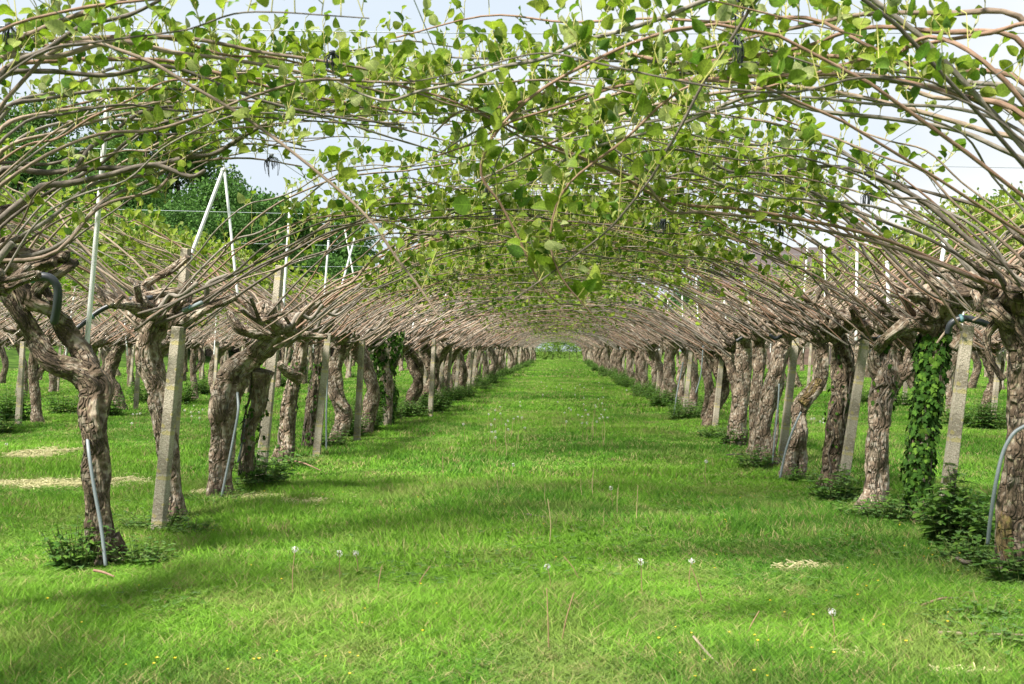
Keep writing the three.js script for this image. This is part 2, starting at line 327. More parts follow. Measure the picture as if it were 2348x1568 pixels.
{
  const zones = [[3.7, 6.6, 1500, 16, 0.085, 0.0034, 0.05, 1], [6.6, 11, 620, 16, 0.085, 0.0048, 0.07, 1], [11, 22, 190, 18, 0.085, 0.008, 0.13, 0.95], [22, 50, 42, 22, 0.085, 0.016, 0.3, 0.95], [50, 128, 6, 26, 0.09, 0.04, 0.9, 1]];
  const spanOf = (d) => Math.min(0.5 * d + 0.6, 44);
  zones.forEach(([d0, d1, dens, blades, hgt, wid, spread, k], zi) => {
    const R = rng(900 + zi), lists = [[], [], []], geos = [0, 1, 2].map((s) => tuftGeo(40 + zi * 7 + s, blades, hgt, wid, spread));
    const wide = spanOf(d1), N = Math.round(dens * (d1 - d0) * wide * 2);
    for (let i = 0; i < N; i++) {
      const d = d0 + (d1 - d0) * R(), x = (R() * 2 - 1) * wide;
      const lim = spanOf(d); if (x < -lim - 0.05 * d || x > lim - 0.04 * d) continue;
      const z = -d, dry = dryness(x, z), tall = 0.5 + 0.7 * sstep(-0.35, 0.45, fbm(x * 1.1, 8, z * 1.1, 3) + 0.15 * gauss(R));
      if (R() < dry * 0.8) continue;
      let col = grassTone(x, z, R); col = mix3(col, [0.46, 0.42, 0.2], dry * 0.8);
      const s = (0.8 + 0.45 * R()) * k, m = new THREE.Matrix4().makeRotationY(R() * 6.283);
      m.scale(V(s, s * tall * (1 - 0.45 * dry), s)); m.setPosition(x, groundY(x, z) - 0.006, z);
      lists[Math.floor(R() * 3)].push({ m, c: new THREE.Color().setRGB(...col) });
    }
    const holder = new THREE.Group(); holder.name = numbered('grass'); scene.add(holder); tag(holder, ['mown green grass close to the camera', 'green grass of the lane beside the first vines', 'green grass in the middle of the lane', 'bright grass farther down the lane', 'grass at the far end of the lane'][zi], 'grass', null, 'stuff');
    lists.forEach((l, i) => instanced('blades', geos[i], GRASS, l, holder));
  });
  {
    const R2 = rng(515), l = [], cg = [0, 1, 2].map((k) => { const q = leafGeo(0.9, 0.15, 0.15, 0.8, 3); q.rotateX(-1.25); q.rotateY(k * 2.094); return q; }), geo = mergeGeometries(cg);
    for (let i = 0; i < 6000; i++) { const d = 3.8 + 6 * R2(), x = (R2() * 2 - 1) * (0.5 * d + 0.4); if (fbm(x * 0.9, 33, d * 0.9, 3) + 0.1 * gauss(R2) < 0.06) continue; const m = new THREE.Matrix4().makeRotationFromEuler(new THREE.Euler(gauss(R2) * 0.35, R2() * 6.28, gauss(R2) * 0.35)), s = 0.014 + 0.014 * R2(); m.scale(V(s, s, s)); m.setPosition(x, groundY(x, -d) + 0.03 + 0.035 * R2(), -d); l.push({ m, c: new THREE.Color().setRGB(...mix3([0.13, 0.3, 0.03], [0.22, 0.4, 0.045], R2())) }); }
    tag(instanced(numbered('clover'), geo, LEAFI, l, scene), 'patches of small round leaves low between the foreground grass', 'clover', null, 'stuff');
  }
  // cut, dry grass lying in the straw patches
  const R = rng(77), list = [], bl = new THREE.BoxGeometry(1, 0.0015, 0.003);
  for (const [cx, cz, a, b] of straw) {
    const N = Math.min(7000, Math.round(a * b * 14000));
    for (let i = 0; i < N; i++) {
      const x = cx + (R() * 2 - 1) * a * 1.3, z = cz + (R() * 2 - 1) * b * 1.3; if (R() > dryness(x, z) + 0.03) continue;
      const m = new THREE.Matrix4().makeRotationFromEuler(new THREE.Euler(gauss(R) * 0.3, R() * 6.28, gauss(R) * 0.25)); const L = 0.025 + 0.05 * R();
      m.scale(V(L, 2, 1.8)); m.setPosition(x, groundY(x, z) + 0.012 + 0.03 * R(), z);
      list.push({ m, c: new THREE.Color().setRGB(...mix3([0.55, 0.5, 0.3], [0.44, 0.42, 0.2], R())) });
    }
  }
  const s = instanced(numbered('cut_grass'), bl, new THREE.MeshStandardMaterial({ roughness: 0.9 }), list, scene); tag(s, 'pale dry clippings of cut grass lying in patches', 'cut grass', null, 'stuff');
}

// ---------------------------------------------------------------- kiwi vines
// where a cane runs: out to the side by s, up in an arch, from a head at (hx, hy)
const riseOf = (R) => (R() < 0.62 ? 0.9 + 0.1 * gauss(R) : 1.2 + 0.1 * gauss(R));
const archRise = (s) => Math.sin(Math.min(1, s / 1.9) * Math.PI / 2);
function canePoints(head, side, R, { reach, rise, z0, drift, segs = 14, rough = 1, steep = 1 }) {
  const pts = [], y0 = head.y - 0.14 + 0.3 * R(), wob = R() * 50, w2 = 0.085 * rough;
  for (let i = 0; i <= segs; i++) {
    const t = i / segs, s = reach * t, k = fade(Math.min(1, t * 2));
    const y = y0 + (rise - 0.06) * Math.pow(archRise(s), steep) - 0.1 * Math.pow(Math.max(0, s - 2.4), 2) + w2 * noise3(t * 3.5, wob, 1) * k + 0.1 * rough * noise3(t * 10, wob, 4) * (1 - 0.75 * t);
    pts.push(V(head.x + side * (0.03 + s * (1 + 0.03 * noise3(t * 2, wob, 7))), y, head.z + z0 + drift * Math.pow(t, 1.2) + w2 * 1.3 * noise3(t * 3, wob, 9) + 0.15 * rough * noise3(t * 9, wob, 11) * (1 - 0.75 * t)));
  }
  return pts;
}
function shootsAlong(pts, R, from, step, big = 1) {
  const curve = new THREE.CatmullRomCurve3(pts), L = curve.getLength(), out = [];
  for (let s = L * from * (0.8 + 0.4 * R()); s < L; s += step * (0.6 + 0.8 * R())) {
    if (R() > sstep(from * L - 0.5, from * L + 0.9, s) * 0.9 + 0.1) continue;
    out.push(shoot(curve.getPointAt(Math.min(1, s / L)), R, big));
  }
  return out;
}
const frustum = new THREE.Frustum().setFromProjectionMatrix(new THREE.Matrix4().multiplyMatrices(camera.projectionMatrix, camera.matrixWorldInverse));
const nearVines = [];
// crooked old wood growing out of the cordon to both sides
function oldWood(cp, R, seg, rad, seed) {
  const out = [];
  for (let k = 0; k < 3; k++) {
    const p = cp[Math.min(cp.length - 1, 1 + k)], side = k % 2 ? 1 : -1, l = 0.18 + 0.22 * R(), r = 0.014 + 0.012 * R(), z = gauss(R) * 0.25;
    out.push(limb([p, p.clone().add(V(side * l * 0.3, l * (0.15 * gauss(R)), z * 0.4)), p.clone().add(V(side * l * (0.55 + 0.2 * gauss(R)), l * (0.3 + 0.35 * gauss(R)), z * 0.7 + 0.06 * gauss(R))), p.clone().add(V(side * l * 0.85, l * (0.45 + 0.2 * gauss(R)), z)), p.clone().add(V(side * l * 1.25, l * (0.6 + 0.25 * R()), z * 1.1))], [r * 1.5, r, r * 0.95, r * 0.7], seg, rad, { shape: gnarl(seed + k, 0.9, 4), tile: 0.3 }));
  }
  return out;
}
// a vine near the camera: trunk and arms traced as limbs, canes and most leaves built one by one
// spec: d distance down the lane, trunk/arms [[u, v, radius in view pixels, distance offset]], canes [left, right], extra canes [[u, v, d] ...]
function nearVine(spec) {
  const R = rng(spec.seed), d = spec.d, P = (q) => at(q[0], q[1], d + (q[3] ?? 0)), rr = (q) => q[2] * d / FOCAL * (spec.slim ?? 0.86);
  const base = P(spec.trunk[0]); base.y = 0;
  const t = thing('kiwi_vine', spec.label, 'kiwi vine', [base.x, 0, base.z], 'kiwi vines of the rows');
  const loc = (v) => v.clone().sub(base);
  const tp = spec.trunk.map((q) => loc(P(q))); tp[0].y = -0.05;
  const bark = BARK[spec.bark ?? 0], tr = spec.trunk.map(rr);
  tp.forEach((p, i) => { if (i > 1) p.z += 0.06 * gauss(R); });
  const trunk = part('trunk', limb(tp, [tr[0] * 1.18, ...tr.slice(1)], 15 * tp.length, 40, { shape: gnarl(spec.seed, spec.gnarl ?? 1, spec.twist ?? 2.5) }), bark, t);
  const head = spec.head ? loc(P(spec.head)) : tp[tp.length - 1].clone();
  // root flare
  for (let k = 0; k < 3; k++) { const a = R() * 6.28, q = V(Math.cos(a), 0, Math.sin(a)); part('root', limb([tp[0].clone().addScaledVector(q, tr[0] * 0.3).setY(0.16), tp[0].clone().addScaledVector(q, tr[0] * 1.05).setY(0.05), tp[0].clone().addScaledVector(q, tr[0] * 1.9).setY(-0.05)], [tr[0] * 0.55, tr[0] * 0.45, tr[0] * 0.25], 8, 9, { shape: gnarl(spec.seed + k, 1) }), bark, trunk); }
  for (const arm of spec.arms ?? []) { const ap = arm.map((q) => loc(P(q))); part('arm', limb(ap, arm.map(rr), 7 * ap.length, 16, { shape: gnarl(spec.seed + ap.length, 1.15, 4) }), bark, t); }
  for (const m of spec.moss ?? []) part('moss', limb(m.map((q) => loc(P(q))), m.map(rr), 8 * m.length, 14, { shape: gnarl(spec.seed + 31, 1.5, 1) }), MOSSBARK, trunk);
  // the cordon: two gnarled limbs along the row, with knobs and cut stubs
  const cord = [];
  for (const s of [-1, 1]) {
    const L = 0.75 + 0.2 * R(), cp = [head.clone()];
    for (let k = 1; k <= 4; k++) cp.push(head.clone().add(V(gauss(R) * 0.07, 0.05 * gauss(R) + 0.02 * k, s * L * k / 4)));
    part('arm', limb(cp, [0.075, 0.06, 0.05, 0.042, 0.03], 26, 13, { shape: gnarl(spec.seed + s * 3 + 9, 1.3, 4) }), bark, t);
    cord.push(cp); oldWood(cp, R, 20, 9, spec.seed + s).forEach((g, k) => part('branch', g, k % 2 ? CANE[4] : bark, t));
    for (let k = 0; k < 16; k++) {
      const p = cp[Math.floor(R() * 5)], q = V(gauss(R) * 1.4, 0.2 + 0.5 * R(), gauss(R)).normalize(), l = 0.1 + 0.2 * R(), r = 0.014 + 0.014 * R();
      part('spur', limb([p, p.clone().addScaledVector(q, l * 0.5), p.clone().addScaledVector(q, l).add(V(gauss(R) * 0.03, gauss(R) * 0.03, 0))], [r * 1.4, r, r * 0.95], 8, 8, { shape: gnarl(k + spec.seed, 1) }), k % 2 ? BARK[2] : bark, t);
    }
  }
  part('burl', burl(head, (spec.burl ?? 0.12), spec.seed), bark, t);
  for (const cp of cord) for (const k of [1, 2, 3]) if (R() < 0.8) part('burl', burl(cp[k].clone().add(V(gauss(R) * 0.05, gauss(R) * 0.05, gauss(R) * 0.06)), 0.055 + 0.04 * R(), spec.seed + k, 2), R() < 0.4 ? BARK[2] : bark, t);
  const canes = [];
  const sides = (spec.canes ?? [9, 9]).map((n) => (n > 4 ? Math.round(n * 1.9) : n));
  sides.forEach((n, si) => {
    for (let k = 0; k < n; k++) canes.push({ pts: canePoints(head, si ? 1 : -1, R, { reach: 2.2 + 1.9 * R(), rise: spec.steep ? 1.07 + 0.14 * gauss(R) : riseOf(R), steep: spec.steep ?? 0.85 + 0.3 * R(), z0: -0.8 + 1.6 * (k + R()) / n, drift: 0.3 * gauss(R) }), r: 0.005 + 0.006 * R() * R(), from: 0.3 });
  });
  const extra = [...(spec.extra ?? [])];
  for (const c of spec.extra ?? []) for (let k = 0; k < (c.dup ?? 0); k++) { const du = gauss(R) * 60, dv = 26 * (k + 1) * (k % 2 ? -1 : 1) + 22 * gauss(R), w = 14; extra.push({ ...c, r: c.r * (0.65 + 0.4 * R()), d: [c.d[0] + 0.35 * gauss(R), c.d[1] + 0.35 * gauss(R)], p: c.p.map(([u, v], i) => [u + du + w * gauss(R), v + dv * (0.6 + 0.8 * R()) + w * gauss(R)]) }); }
  for (const c of extra) {
    const pts = c.p.map((q, i) => loc(at(q[0], q[1], mix(c.d[0], c.d[1], c.p.length > 1 ? i / (c.p.length - 1) : 0))));
    if (c.root !== false) { const h = head.clone().add(V(0, 0.03, 0.3 * gauss(R))); if (c.rootEnd) pts.push(h); else pts.unshift(h); }
    if (c.rootEnd) pts.reverse();
    canes.push({ pts, r: c.r, from: c.from ?? 0.3, tip: c.tip, mat: c.mat, step: c.step, big: c.big, thick: c.thick });
  }
  const all = [];
  canes.forEach((c, ci) => {
    const seg = clamp(Math.round(c.pts.length * 4), 20, 56);
    c.mesh = part('cane', limb(c.pts, c.thick ? [c.r, c.r * 0.9, c.r * 0.75, c.r * 0.5] : [c.r * 1.25, c.r, c.r * 0.85, c.r * 0.65, (c.tip ?? 0.45) * c.r], seg, 7, { tile: 0.3, shape: (th, s) => 1 + 0.22 * sstep(0.8, 1, Math.cos(s * 48 + ci)) + 0.08 * noise3(s * 30, ci, th) }), c.thick ? CANE[2] : CANE[c.mat ?? Math.floor(R() * 5)], t);
    const stems = [];
    for (const sh of shootsAlong(c.pts, R, c.from, c.step ?? 0.105, c.big ?? 1.0)) {
      for (const [a, b] of sh.stems) stems.push(limb([a, b], [0.0028, 0.0018], 1, 3, { cap: false }));
      for (const l of sh.leaves) all.push({ ...l, cane: c });
    }
    if (stems.length) { part('shoot_stems', mergeGeometries(stems), STEM, c.mesh, 'stuff'); }
  });
  const p = V(0, 0, 0);
  for (const l of all) { p.setFromMatrixPosition(l.m).add(base); l.show = frustum.containsPoint(p) ? l.m.getMaxScaleOnAxis() / Math.max(0.5, -p.z) : 0; }
  all.sort((a, b) => b.show - a.show);
  const rest = [[], [], [], [], []];
  all.forEach((l, i) => {
    if (i < 290 && l.show) { const m = part('leaf', KLEAF[l.g], LEAF[l.tint], l.cane.mesh); l.m.decompose(m.position, m.quaternion, m.scale); }
    else rest[l.g].push({ m: l.m, c: tintColor(l.tint, R) });
  });
  rest.forEach((l, g) => { if (l.length) instanced('leaves', KLEAF[g], LEAFI, l, t); });
  nearVines.push({ t, tp, tr, base, head });
  return t;
}

// a vine farther off, with its base at the origin and canes to both sides
function vineProto(seed, far) {
  const R = rng(seed), t = new THREE.Group(); t.name = 'kiwi_vine'; tag(t, '', 'kiwi vine');
  const lean = gauss(R) * 0.3, bend = gauss(R) * 0.26, zb = gauss(R) * 0.22, h = 1.42 + 0.1 * R(), r = 0.08 + 0.04 * R(), bark = BARK[seed % 3];
  const tp = [V(0, -0.05, 0), V(bend * 0.5, h * 0.25, zb * 0.6), V(bend + lean * 0.3, h * 0.5, zb), V(lean * 0.7 + bend * 0.6, h * 0.75, zb * 0.5), V(lean, h, 0)], head = tp[4];
  if (far) part('trunk', limb(tp, [r * 1.25, r, r * 0.95, r, r * 1.1], 12, 9, { shape: gnarl(seed, 1.1, 3) }), bark, t);
  else {
    const trunk = part('trunk', limb(tp, [r * 1.3, r, r * 0.95, r, r * 1.15], 34, 18, { shape: gnarl(seed, 1.1, 3) }), bark, t);
    if (seed % 2) part('arm', limb([tp[2], tp[2].clone().lerp(head, 0.5).add(V(R() < 0.5 ? -0.2 : 0.2, 0, 0.1)), head.clone().add(V(0.1 * gauss(R), 0.02, 0.3))], [r * 0.7, r * 0.6, r * 0.5], 14, 11, { shape: gnarl(seed + 5, 1.2) }), bark, t);
  }
  const arms = [], spurs = [];
  for (const s of [-1, 1]) {
    const cp = [head.clone()]; for (let k = 1; k <= 4; k++) cp.push(head.clone().add(V(gauss(R) * 0.07, 0.05 * gauss(R) + 0.02 * k, s * 0.85 * k / 4)));
    arms.push(limb(cp, [0.08, 0.065, 0.055, 0.045, 0.03], far ? 8 : 20, far ? 6 : 10, { shape: gnarl(seed + s * 3, 1.3, 4) }));
    if (!far) oldWood(cp, R, 12, 6, seed + s).forEach((g, k) => part('branch', g, k % 2 ? CANE[4] : bark, t));
    for (let k = 0; k < (far ? 3 : 12); k++) {
      const p = cp[Math.floor(R() * 5)], q = V(gauss(R) * 1.3, 0.25 + 0.5 * R(), gauss(R)).normalize(), l = 0.1 + 0.14 * R(), rr = 0.016 + 0.016 * R();
      spurs.push(limb([p, p.clone().addScaledVector(q, l * 0.5), p.clone().addScaledVector(q, l)], [rr * 1.4, rr, rr * 0.9], 4, far ? 4 : 6, { shape: gnarl(k + seed, 1) }));
    }
  }
  if (far) part('arms', mergeGeometries([...arms, ...spurs]), bark, t); else { arms.forEach((g) => part('arm', g, bark, t)); spurs.forEach((g) => part('spur', g, bark, t)); part('burl', burl(head, 0.12 + 0.04 * R(), seed, 2), bark, t); for (const z of [-0.5, -0.28, 0.3, 0.55]) part('burl', burl(head.clone().add(V(gauss(R) * 0.07, gauss(R) * 0.06, z)), 0.06 + 0.04 * R(), seed + z, 1), bark, t); }
  const lists = SPRIG.map(() => []), geos = [];
  for (const side of [-1, 1]) {
    const n = far ? 16 : 24;
    for (let k = 0; k < n; k++) {
      const pts = canePoints(head, side, R, { reach: 2.2 + 1.9 * R(), rise: riseOf(R), steep: 0.85 + 0.3 * R(), z0: -0.8 + 1.6 * (k + R()) / n, drift: 0.3 * gauss(R) });
      const rad = (far ? 0.0095 : 0.0066) + 0.004 * R(), g = limb(pts, [rad * 1.3, rad, rad * 0.85, rad * 0.5], far ? 9 : 16, far ? 3 : 5, { tile: 0.3 });
      if (far) geos.push(g); else part('cane', g, CANE[Math.floor(R() * 5)], t);
      const curve = new THREE.CatmullRomCurve3(pts), step = far ? 0.29 : 0.19;
      for (let s = 0.12 + 0.1 * R(); s < 1; s += step / reach(pts) * (0.6 + 0.8 * R())) {
        if (R() > 0.06 + 0.94 * sstep(0.28, 0.6, s)) continue;
        const m = new THREE.Matrix4().makeRotationY(R() * 6.283), sc = (far ? 1.4 : 1.0) * (0.8 + 0.5 * R()); m.scale(V(sc, sc, sc)); m.setPosition(curve.getPointAt(s));
        lists[Math.floor(R() * SPRIG.length)].push({ m, c: tintColor(pickTint(R), R) });
      }
    }
  }
  if (far) part('canes', mergeGeometries(geos), CANE[seed % 5], t, 'stuff');
  lists.forEach((l, i) => l.length && instanced('leaves', SPRIG[i], LEAFI, l, t));
  return t;
}
function reach(pts) { let l = 0; for (let i = 1; i < pts.length; i++) l += pts[i].distanceTo(pts[i - 1]); return l; }

// the vines in front, traced one by one
nearVine({ seed: 11, d: 3.2, label: 'nearest kiwi vine of the left row, mostly outside the frame, canes overhead', trunk: [[-980, 1900, 70], [-960, 1500, 60], [-990, 1100, 60], [-985, 700, 60]], canes: [1, 2], bark: 1, steep: 0.6 });
nearVine({ seed: 12, d: 5.0, label: 'kiwi vine just outside the left edge, long grey canes crossing the top left', trunk: [[-215, 1474, 55], [-200, 1200, 48], [-225, 950, 48], [-220, 700, 48]], canes: [3, 3], bark: 0, steep: 0.55,
  extra: [
    { dup: 1, p: [[0, 126], [88, 70], [175, 35], [280, 0], [360, -50]], d: [5.0, 4.5], r: 0.014, from: 0.5 },
    { dup: 1, p: [[35, 108], [175, 91], [315, 84], [455, 91], [595, 119], [800, 150], [960, 190]], d: [5.2, 5.6], r: 0.0135 },
    { dup: 2, p: [[0, 164], [122, 140], [280, 136], [385, 140], [525, 175], [630, 203], [770, 231], [960, 262]], d: [5.3, 6.0], r: 0.012 },
    { p: [[140, 105], [315, 130], [437, 196], [577, 280], [770, 430], [850, 507], [913, 597], [955, 650], [1004, 723]], d: [5.0, 4.6], r: 0.0085, from: 0.25, step: 0.15, mat: 0 },
    { dup: 2, p: [[0, 255], [105, 227], [245, 206], [350, 203], [700, 225], [900, 260]], d: [5.6, 6.6], r: 0.011 },
  ] });
nearVine({ seed: 13, d: 6.74, label: 'twisted dark kiwi vine bending left at the left edge, grey hose down its trunk', bark: 1, twist: 3.5, gnarl: 1.15, burl: 0.13,
  trunk: [[246, 1304, 40], [230, 1230, 36], [222, 1130, 33], [224, 1030, 32], [222, 950, 35], [222, 890, 38], [175, 852, 28], [120, 830, 25], [78, 780, 25], [50, 720, 24], [15, 660, 25], [-60, 610, 25]],
  arms: [[[212, 880, 34], [195, 815, 28, 0.1], [155, 760, 25, 0.1], [118, 715, 22], [70, 690, 20, -0.1], [40, 640, 18, -0.1]], [[155, 592, 17, -0.1], [90, 592, 22], [20, 585, 23], [-60, 600, 25]], [[60, 470, 10, 0.1], [20, 480, 17], [-50, 520, 20]], [[-30, 600, 20], [10, 555, 18], [50, 545, 12, -0.1]], [[70, 700, 20], [95, 650, 18, -0.1], [150, 615, 15, -0.1], [175, 600, 10]], [[15, 665, 22], [55, 620, 20, -0.1], [120, 600, 14, -0.2]], [[30, 700, 16, 0.1], [95, 660, 14], [120, 690, 10, -0.1]], [[240, 1275, 22], [268, 1290, 18, -0.05], [290, 1305, 10, -0.1]]],
  canes: [7, 5], head: [-60, 610], steep: 0.8,
  extra: [
    { p: [[0, 392], [105, 396], [210, 385], [315, 385], [437, 360], [490, 353], [560, 311], [640, 270], [760, 240]], d: [6.7, 7.0], r: 0.02, thick: 1, from: 0.6 },
    { p: [[40, 470], [98, 427], [160, 420], [245, 402], [350, 378], [440, 405], [470, 390]], d: [6.6, 6.8], r: 0.024, thick: 1, from: 0.7 },
    { dup: 2, p: [[0, 297], [105, 259], [280, 241], [490, 231], [700, 241], [900, 290], [1050, 330]], d: [6.4, 7.4], r: 0.0115 },
    { p: [[175, 382], [215, 330], [260, 300], [330, 255], [430, 240]], d: [6.6, 7.0], r: 0.015, thick: 1, from: 0.75, root: false },
    { dup: 2, p: [[0, 350], [140, 301], [300, 259], [420, 250], [560, 270]], d: [6.6, 7.2], r: 0.0115 },
    { dup: 2, p: [[140, 560], [240, 460], [350, 410], [430, 360], [560, 330], [720, 345]], d: [6.6, 7.2], r: 0.012 },
  ] });
nearVine({ seed: 14, d: 8.4, label: 'kiwi vine standing right behind the first leaning concrete post of the left row', bark: 2, twist: 1.2,
  trunk: [[398, 1200, 29], [390, 1100, 25], [382, 1000, 26], [366, 900, 27], [346, 835, 31], [346, 775, 32], [372, 725, 25]],
  arms: [[[348, 790, 22], [325, 745, 20], [270, 695, 16], [225, 690, 12]], [[392, 745, 18, -0.1], [430, 735, 16, -0.2], [480, 705, 12, -0.2], [540, 680, 10, -0.2]], [[372, 725, 17], [420, 670, 11, -0.1], [375, 672, 12, -0.2], [295, 690, 9, -0.3]], [[370, 715, 14, 0.1], [330, 660, 12, 0.1], [390, 620, 10, 0.1], [430, 590, 9]]], canes: [8, 8] });
nearVine({ seed: 15, d: 9.7, label: 'thick pale kiwi vine leaning right over a bulging elbow, left row', bark: 2, twist: 1.5, gnarl: 1.1,
  trunk: [[500, 1146, 31], [503, 1080, 28], [512, 1010, 29], [513, 940, 38], [530, 872, 43], [578, 818, 38], [622, 782, 32], [662, 752, 26]],
  arms: [[[660, 758, 22], [605, 765, 15, -0.1], [548, 752, 12, -0.2], [522, 715, 10, -0.2]], [[668, 748, 20], [700, 715, 14], [735, 690, 9]], [[600, 850, 26, 0.15], [590, 920, 20, 0.2], [575, 990, 18, 0.25], [565, 1080, 16, 0.3]], [[655, 790, 16], [680, 770, 13], [750, 772, 7]]], canes: [9, 10] });
nearVine({ seed: 16, d: 13.0, label: 'ivy flecked kiwi vine between the second and third left posts', bark: 0, trunk: [[650, 1050, 23], [660, 960, 20], [668, 900, 20], [680, 850, 18], [692, 800, 18], [694, 765, 16]], arms: [[[690, 870, 14, -0.2], [662, 852, 14, -0.3], [640, 832, 10, -0.4]]], canes: [9, 9] });
nearVine({ seed: 17, d: 14.3, label: 'slim kiwi vine just behind the third left post', bark: 1, trunk: [[706, 1020, 16], [714, 930, 16], [726, 850, 15], [738, 795, 15], [742, 770, 14]], canes: [8, 8] });
nearVine({ seed: 18, d: 15.6, label: 'corkscrew kiwi vine right of the third left post', bark: 2, gnarl: 1.2, twist: 5, trunk: [[764, 1010, 19], [790, 955, 21], [772, 905, 17], [768, 845, 21], [790, 800, 18], [800, 775, 15]], canes: [8, 9] });

nearVine({ seed: 21, d: 3.3, label: 'nearest kiwi vine of the right row, mostly outside the frame, canes overhead', trunk: [[3300, 1850, 70], [3320, 1400, 60], [3290, 1000, 60], [3300, 700, 60]], canes: [2, 1], bark: 0, steep: 0.6 });
nearVine({ seed: 22, d: 4.9, label: 'kiwi vine just outside the right edge, long canes arching across the top right', trunk: [[2640, 1490, 55], [2620, 1200, 48], [2640, 950, 48], [2625, 690, 48]], canes: [2, 3], bark: 0, steep: 0.55,
  extra: [
    { p: [[763, 182], [833, 217], [892, 231], [959, 210], [1053, 189], [1148, 154], [1242, 135], [1340, 93], [1421, 72], [1526, 38], [1620, 0], [1900, -60]], d: [5.2, 4.7], r: 0.0105, rootEnd: 1, from: 0.35 },
    { dup: 2, p: [[987, 130], [1200, 137], [1400, 140], [1585, 143], [1771, 147], [1945, 154], [2120, 171], [2226, 189], [2347, 214]], d: [5.6, 4.9], r: 0.0105, rootEnd: 1, from: 0.3 },
    { dup: 3, p: [[1008, 350], [1078, 308], [1165, 269], [1288, 231], [1428, 192], [1550, 171], [1800, 161], [1980, 178], [2190, 210], [2347, 255]], d: [6.0, 5.2], r: 0.0105, rootEnd: 1 },
    { dup: 2, p: [[1088, 420], [1183, 371], [1253, 332], [1375, 280], [1498, 241], [1700, 206], [1823, 199], [1980, 224], [2155, 269], [2260, 301], [2347, 328]], d: [6.2, 5.4], r: 0.0125, rootEnd: 1 },
    { dup: 1, p: [[1525, 133], [1700, 91], [1840, 60], [1980, 33], [2173, 31], [2347, 45]], d: [5.2, 4.6], r: 0.0115, rootEnd: 1, from: 0.5 },
    { p: [[1665, 224], [1771, 196], [1893, 161], [2050, 115], [2260, 77], [2400, 60]], d: [5.3, 4.5], r: 0.0095, rootEnd: 1, from: 0.5 },
    { p: [[1180, 685], [1288, 608], [1393, 528], [1445, 469], [1498, 399], [1525, 350], [1560, 290], [1609, 196], [1658, 119], [1700, 52], [1735, 0], [1850, -80]], d: [4.6, 4.2], r: 0.007, mat: 2, rootEnd: 1, from: 0.4, step: 0.12, big: 1.1 },
    { p: [[1290, 700], [1267, 685], [1232, 640], [1200, 570], [1148, 469], [1102, 395], [1140, 300], [1300, 170], [1700, 60]], d: [4.7, 4.5], r: 0.0065, mat: 3, rootEnd: 1, from: 0.6, step: 0.075, big: 1.15 },
    { p: [[1370, 735], [1330, 690], [1290, 640], [1262, 560], [1290, 440], [1420, 330], [1640, 180]], d: [4.6, 4.5], r: 0.0055, mat: 3, rootEnd: 1, from: 0.55, step: 0.075, big: 1.15 },
  ] });
nearVine({ seed: 23, d: 6.7, label: 'thick kiwi vine cut by the right edge, mossy on its left side', bark: 1, twist: 1,
  trunk: [[2326, 1308, 46], [2326, 1200, 40], [2332, 1100, 39], [2342, 1000, 39], [2352, 900, 40], [2345, 800, 36], [2322, 745, 30], [2330, 690, 28]],
  arms: [[[2330, 760, 22], [2290, 720, 20, -0.1], [2262, 690, 16], [2280, 650, 14]], [[2300, 870, 8], [2270, 820, 9], [2262, 770, 10], [2290, 730, 12]]], canes: [7, 6], steep: 0.75, moss: [[[2312, 1308, 30, -0.03], [2306, 1260, 24, -0.03], [2303, 1210, 20, -0.03], [2308, 1160, 12, -0.02]]],
  extra: [
    { p: [[1788, 395], [1910, 381], [2015, 409], [2120, 465], [2208, 539], [2253, 580], [2295, 640]], d: [6.6, 6.5], r: 0.0185, rootEnd: 1, thick: 1, from: 0.7 },
    { p: [[1990, 405], [2155, 448], [2260, 480], [2320, 530], [2380, 610]], d: [6.8, 6.6], r: 0.015, rootEnd: 1, thick: 1, from: 0.7 },
    { dup: 2, p: [[843, 182], [959, 206], [1078, 248], [1165, 287], [1253, 329], [1340, 364], [1428, 406], [1498, 448], [1568, 469], [1700, 480], [2000, 540], [2200, 620]], d: [5.6, 6.6], r: 0.0095, rootEnd: 1, from: 0.3 },
  ] });
nearVine({ seed: 24, d: 8.6, label: 'ivy clad kiwi vine with a big burl, behind the first right post', bark: 0, burl: 0.15,
  trunk: [[2105, 1198, 27], [2108, 1080, 27], [2118, 980, 27], [2128, 880, 27], [2140, 810, 28], [2152, 745, 36], [2165, 695, 36]],
  arms: [[[2165, 700, 26], [2115, 682, 17, -0.1], [2078, 672, 11, -0.2]], [[2180, 690, 24], [2230, 662, 20], [2290, 640, 18]], [[2135, 745, 25], [2085, 742, 19], [2045, 765, 16], [2012, 800, 14, 0.3]], [[2180, 740, 14], [2210, 770, 16, -0.2], [2185, 800, 12, -0.2]]], canes: [9, 7] });
nearVine({ seed: 25, d: 9.2, label: 'straight scaly kiwi vine forking into two arms, left of the ivy clad one', bark: 2, twist: 0.8,
  trunk: [[2000, 1172, 29], [2008, 1080, 27], [2013, 1000, 27], [2022, 920, 28], [2030, 865, 30], [2040, 800, 22], [2060, 755, 18]],
  arms: [[[2022, 880, 20], [2002, 825, 17], [2018, 790, 15], [2062, 755, 13]], [[2042, 870, 22], [2085, 840, 20], [2098, 800, 15], [2062, 770, 12]]], canes: [9, 7] });
nearVine({ seed: 26, d: 10.6, label: 'dark twisted kiwi vine with ivy leaves, left of the second right post', bark: 1, twist: 5, gnarl: 1.2,
  trunk: [[1900, 1112, 23], [1913, 1030, 23], [1914, 970, 25], [1926, 900, 26], [1940, 840, 26], [1932, 785, 22], [1908, 752, 18]], canes: [9, 8] });
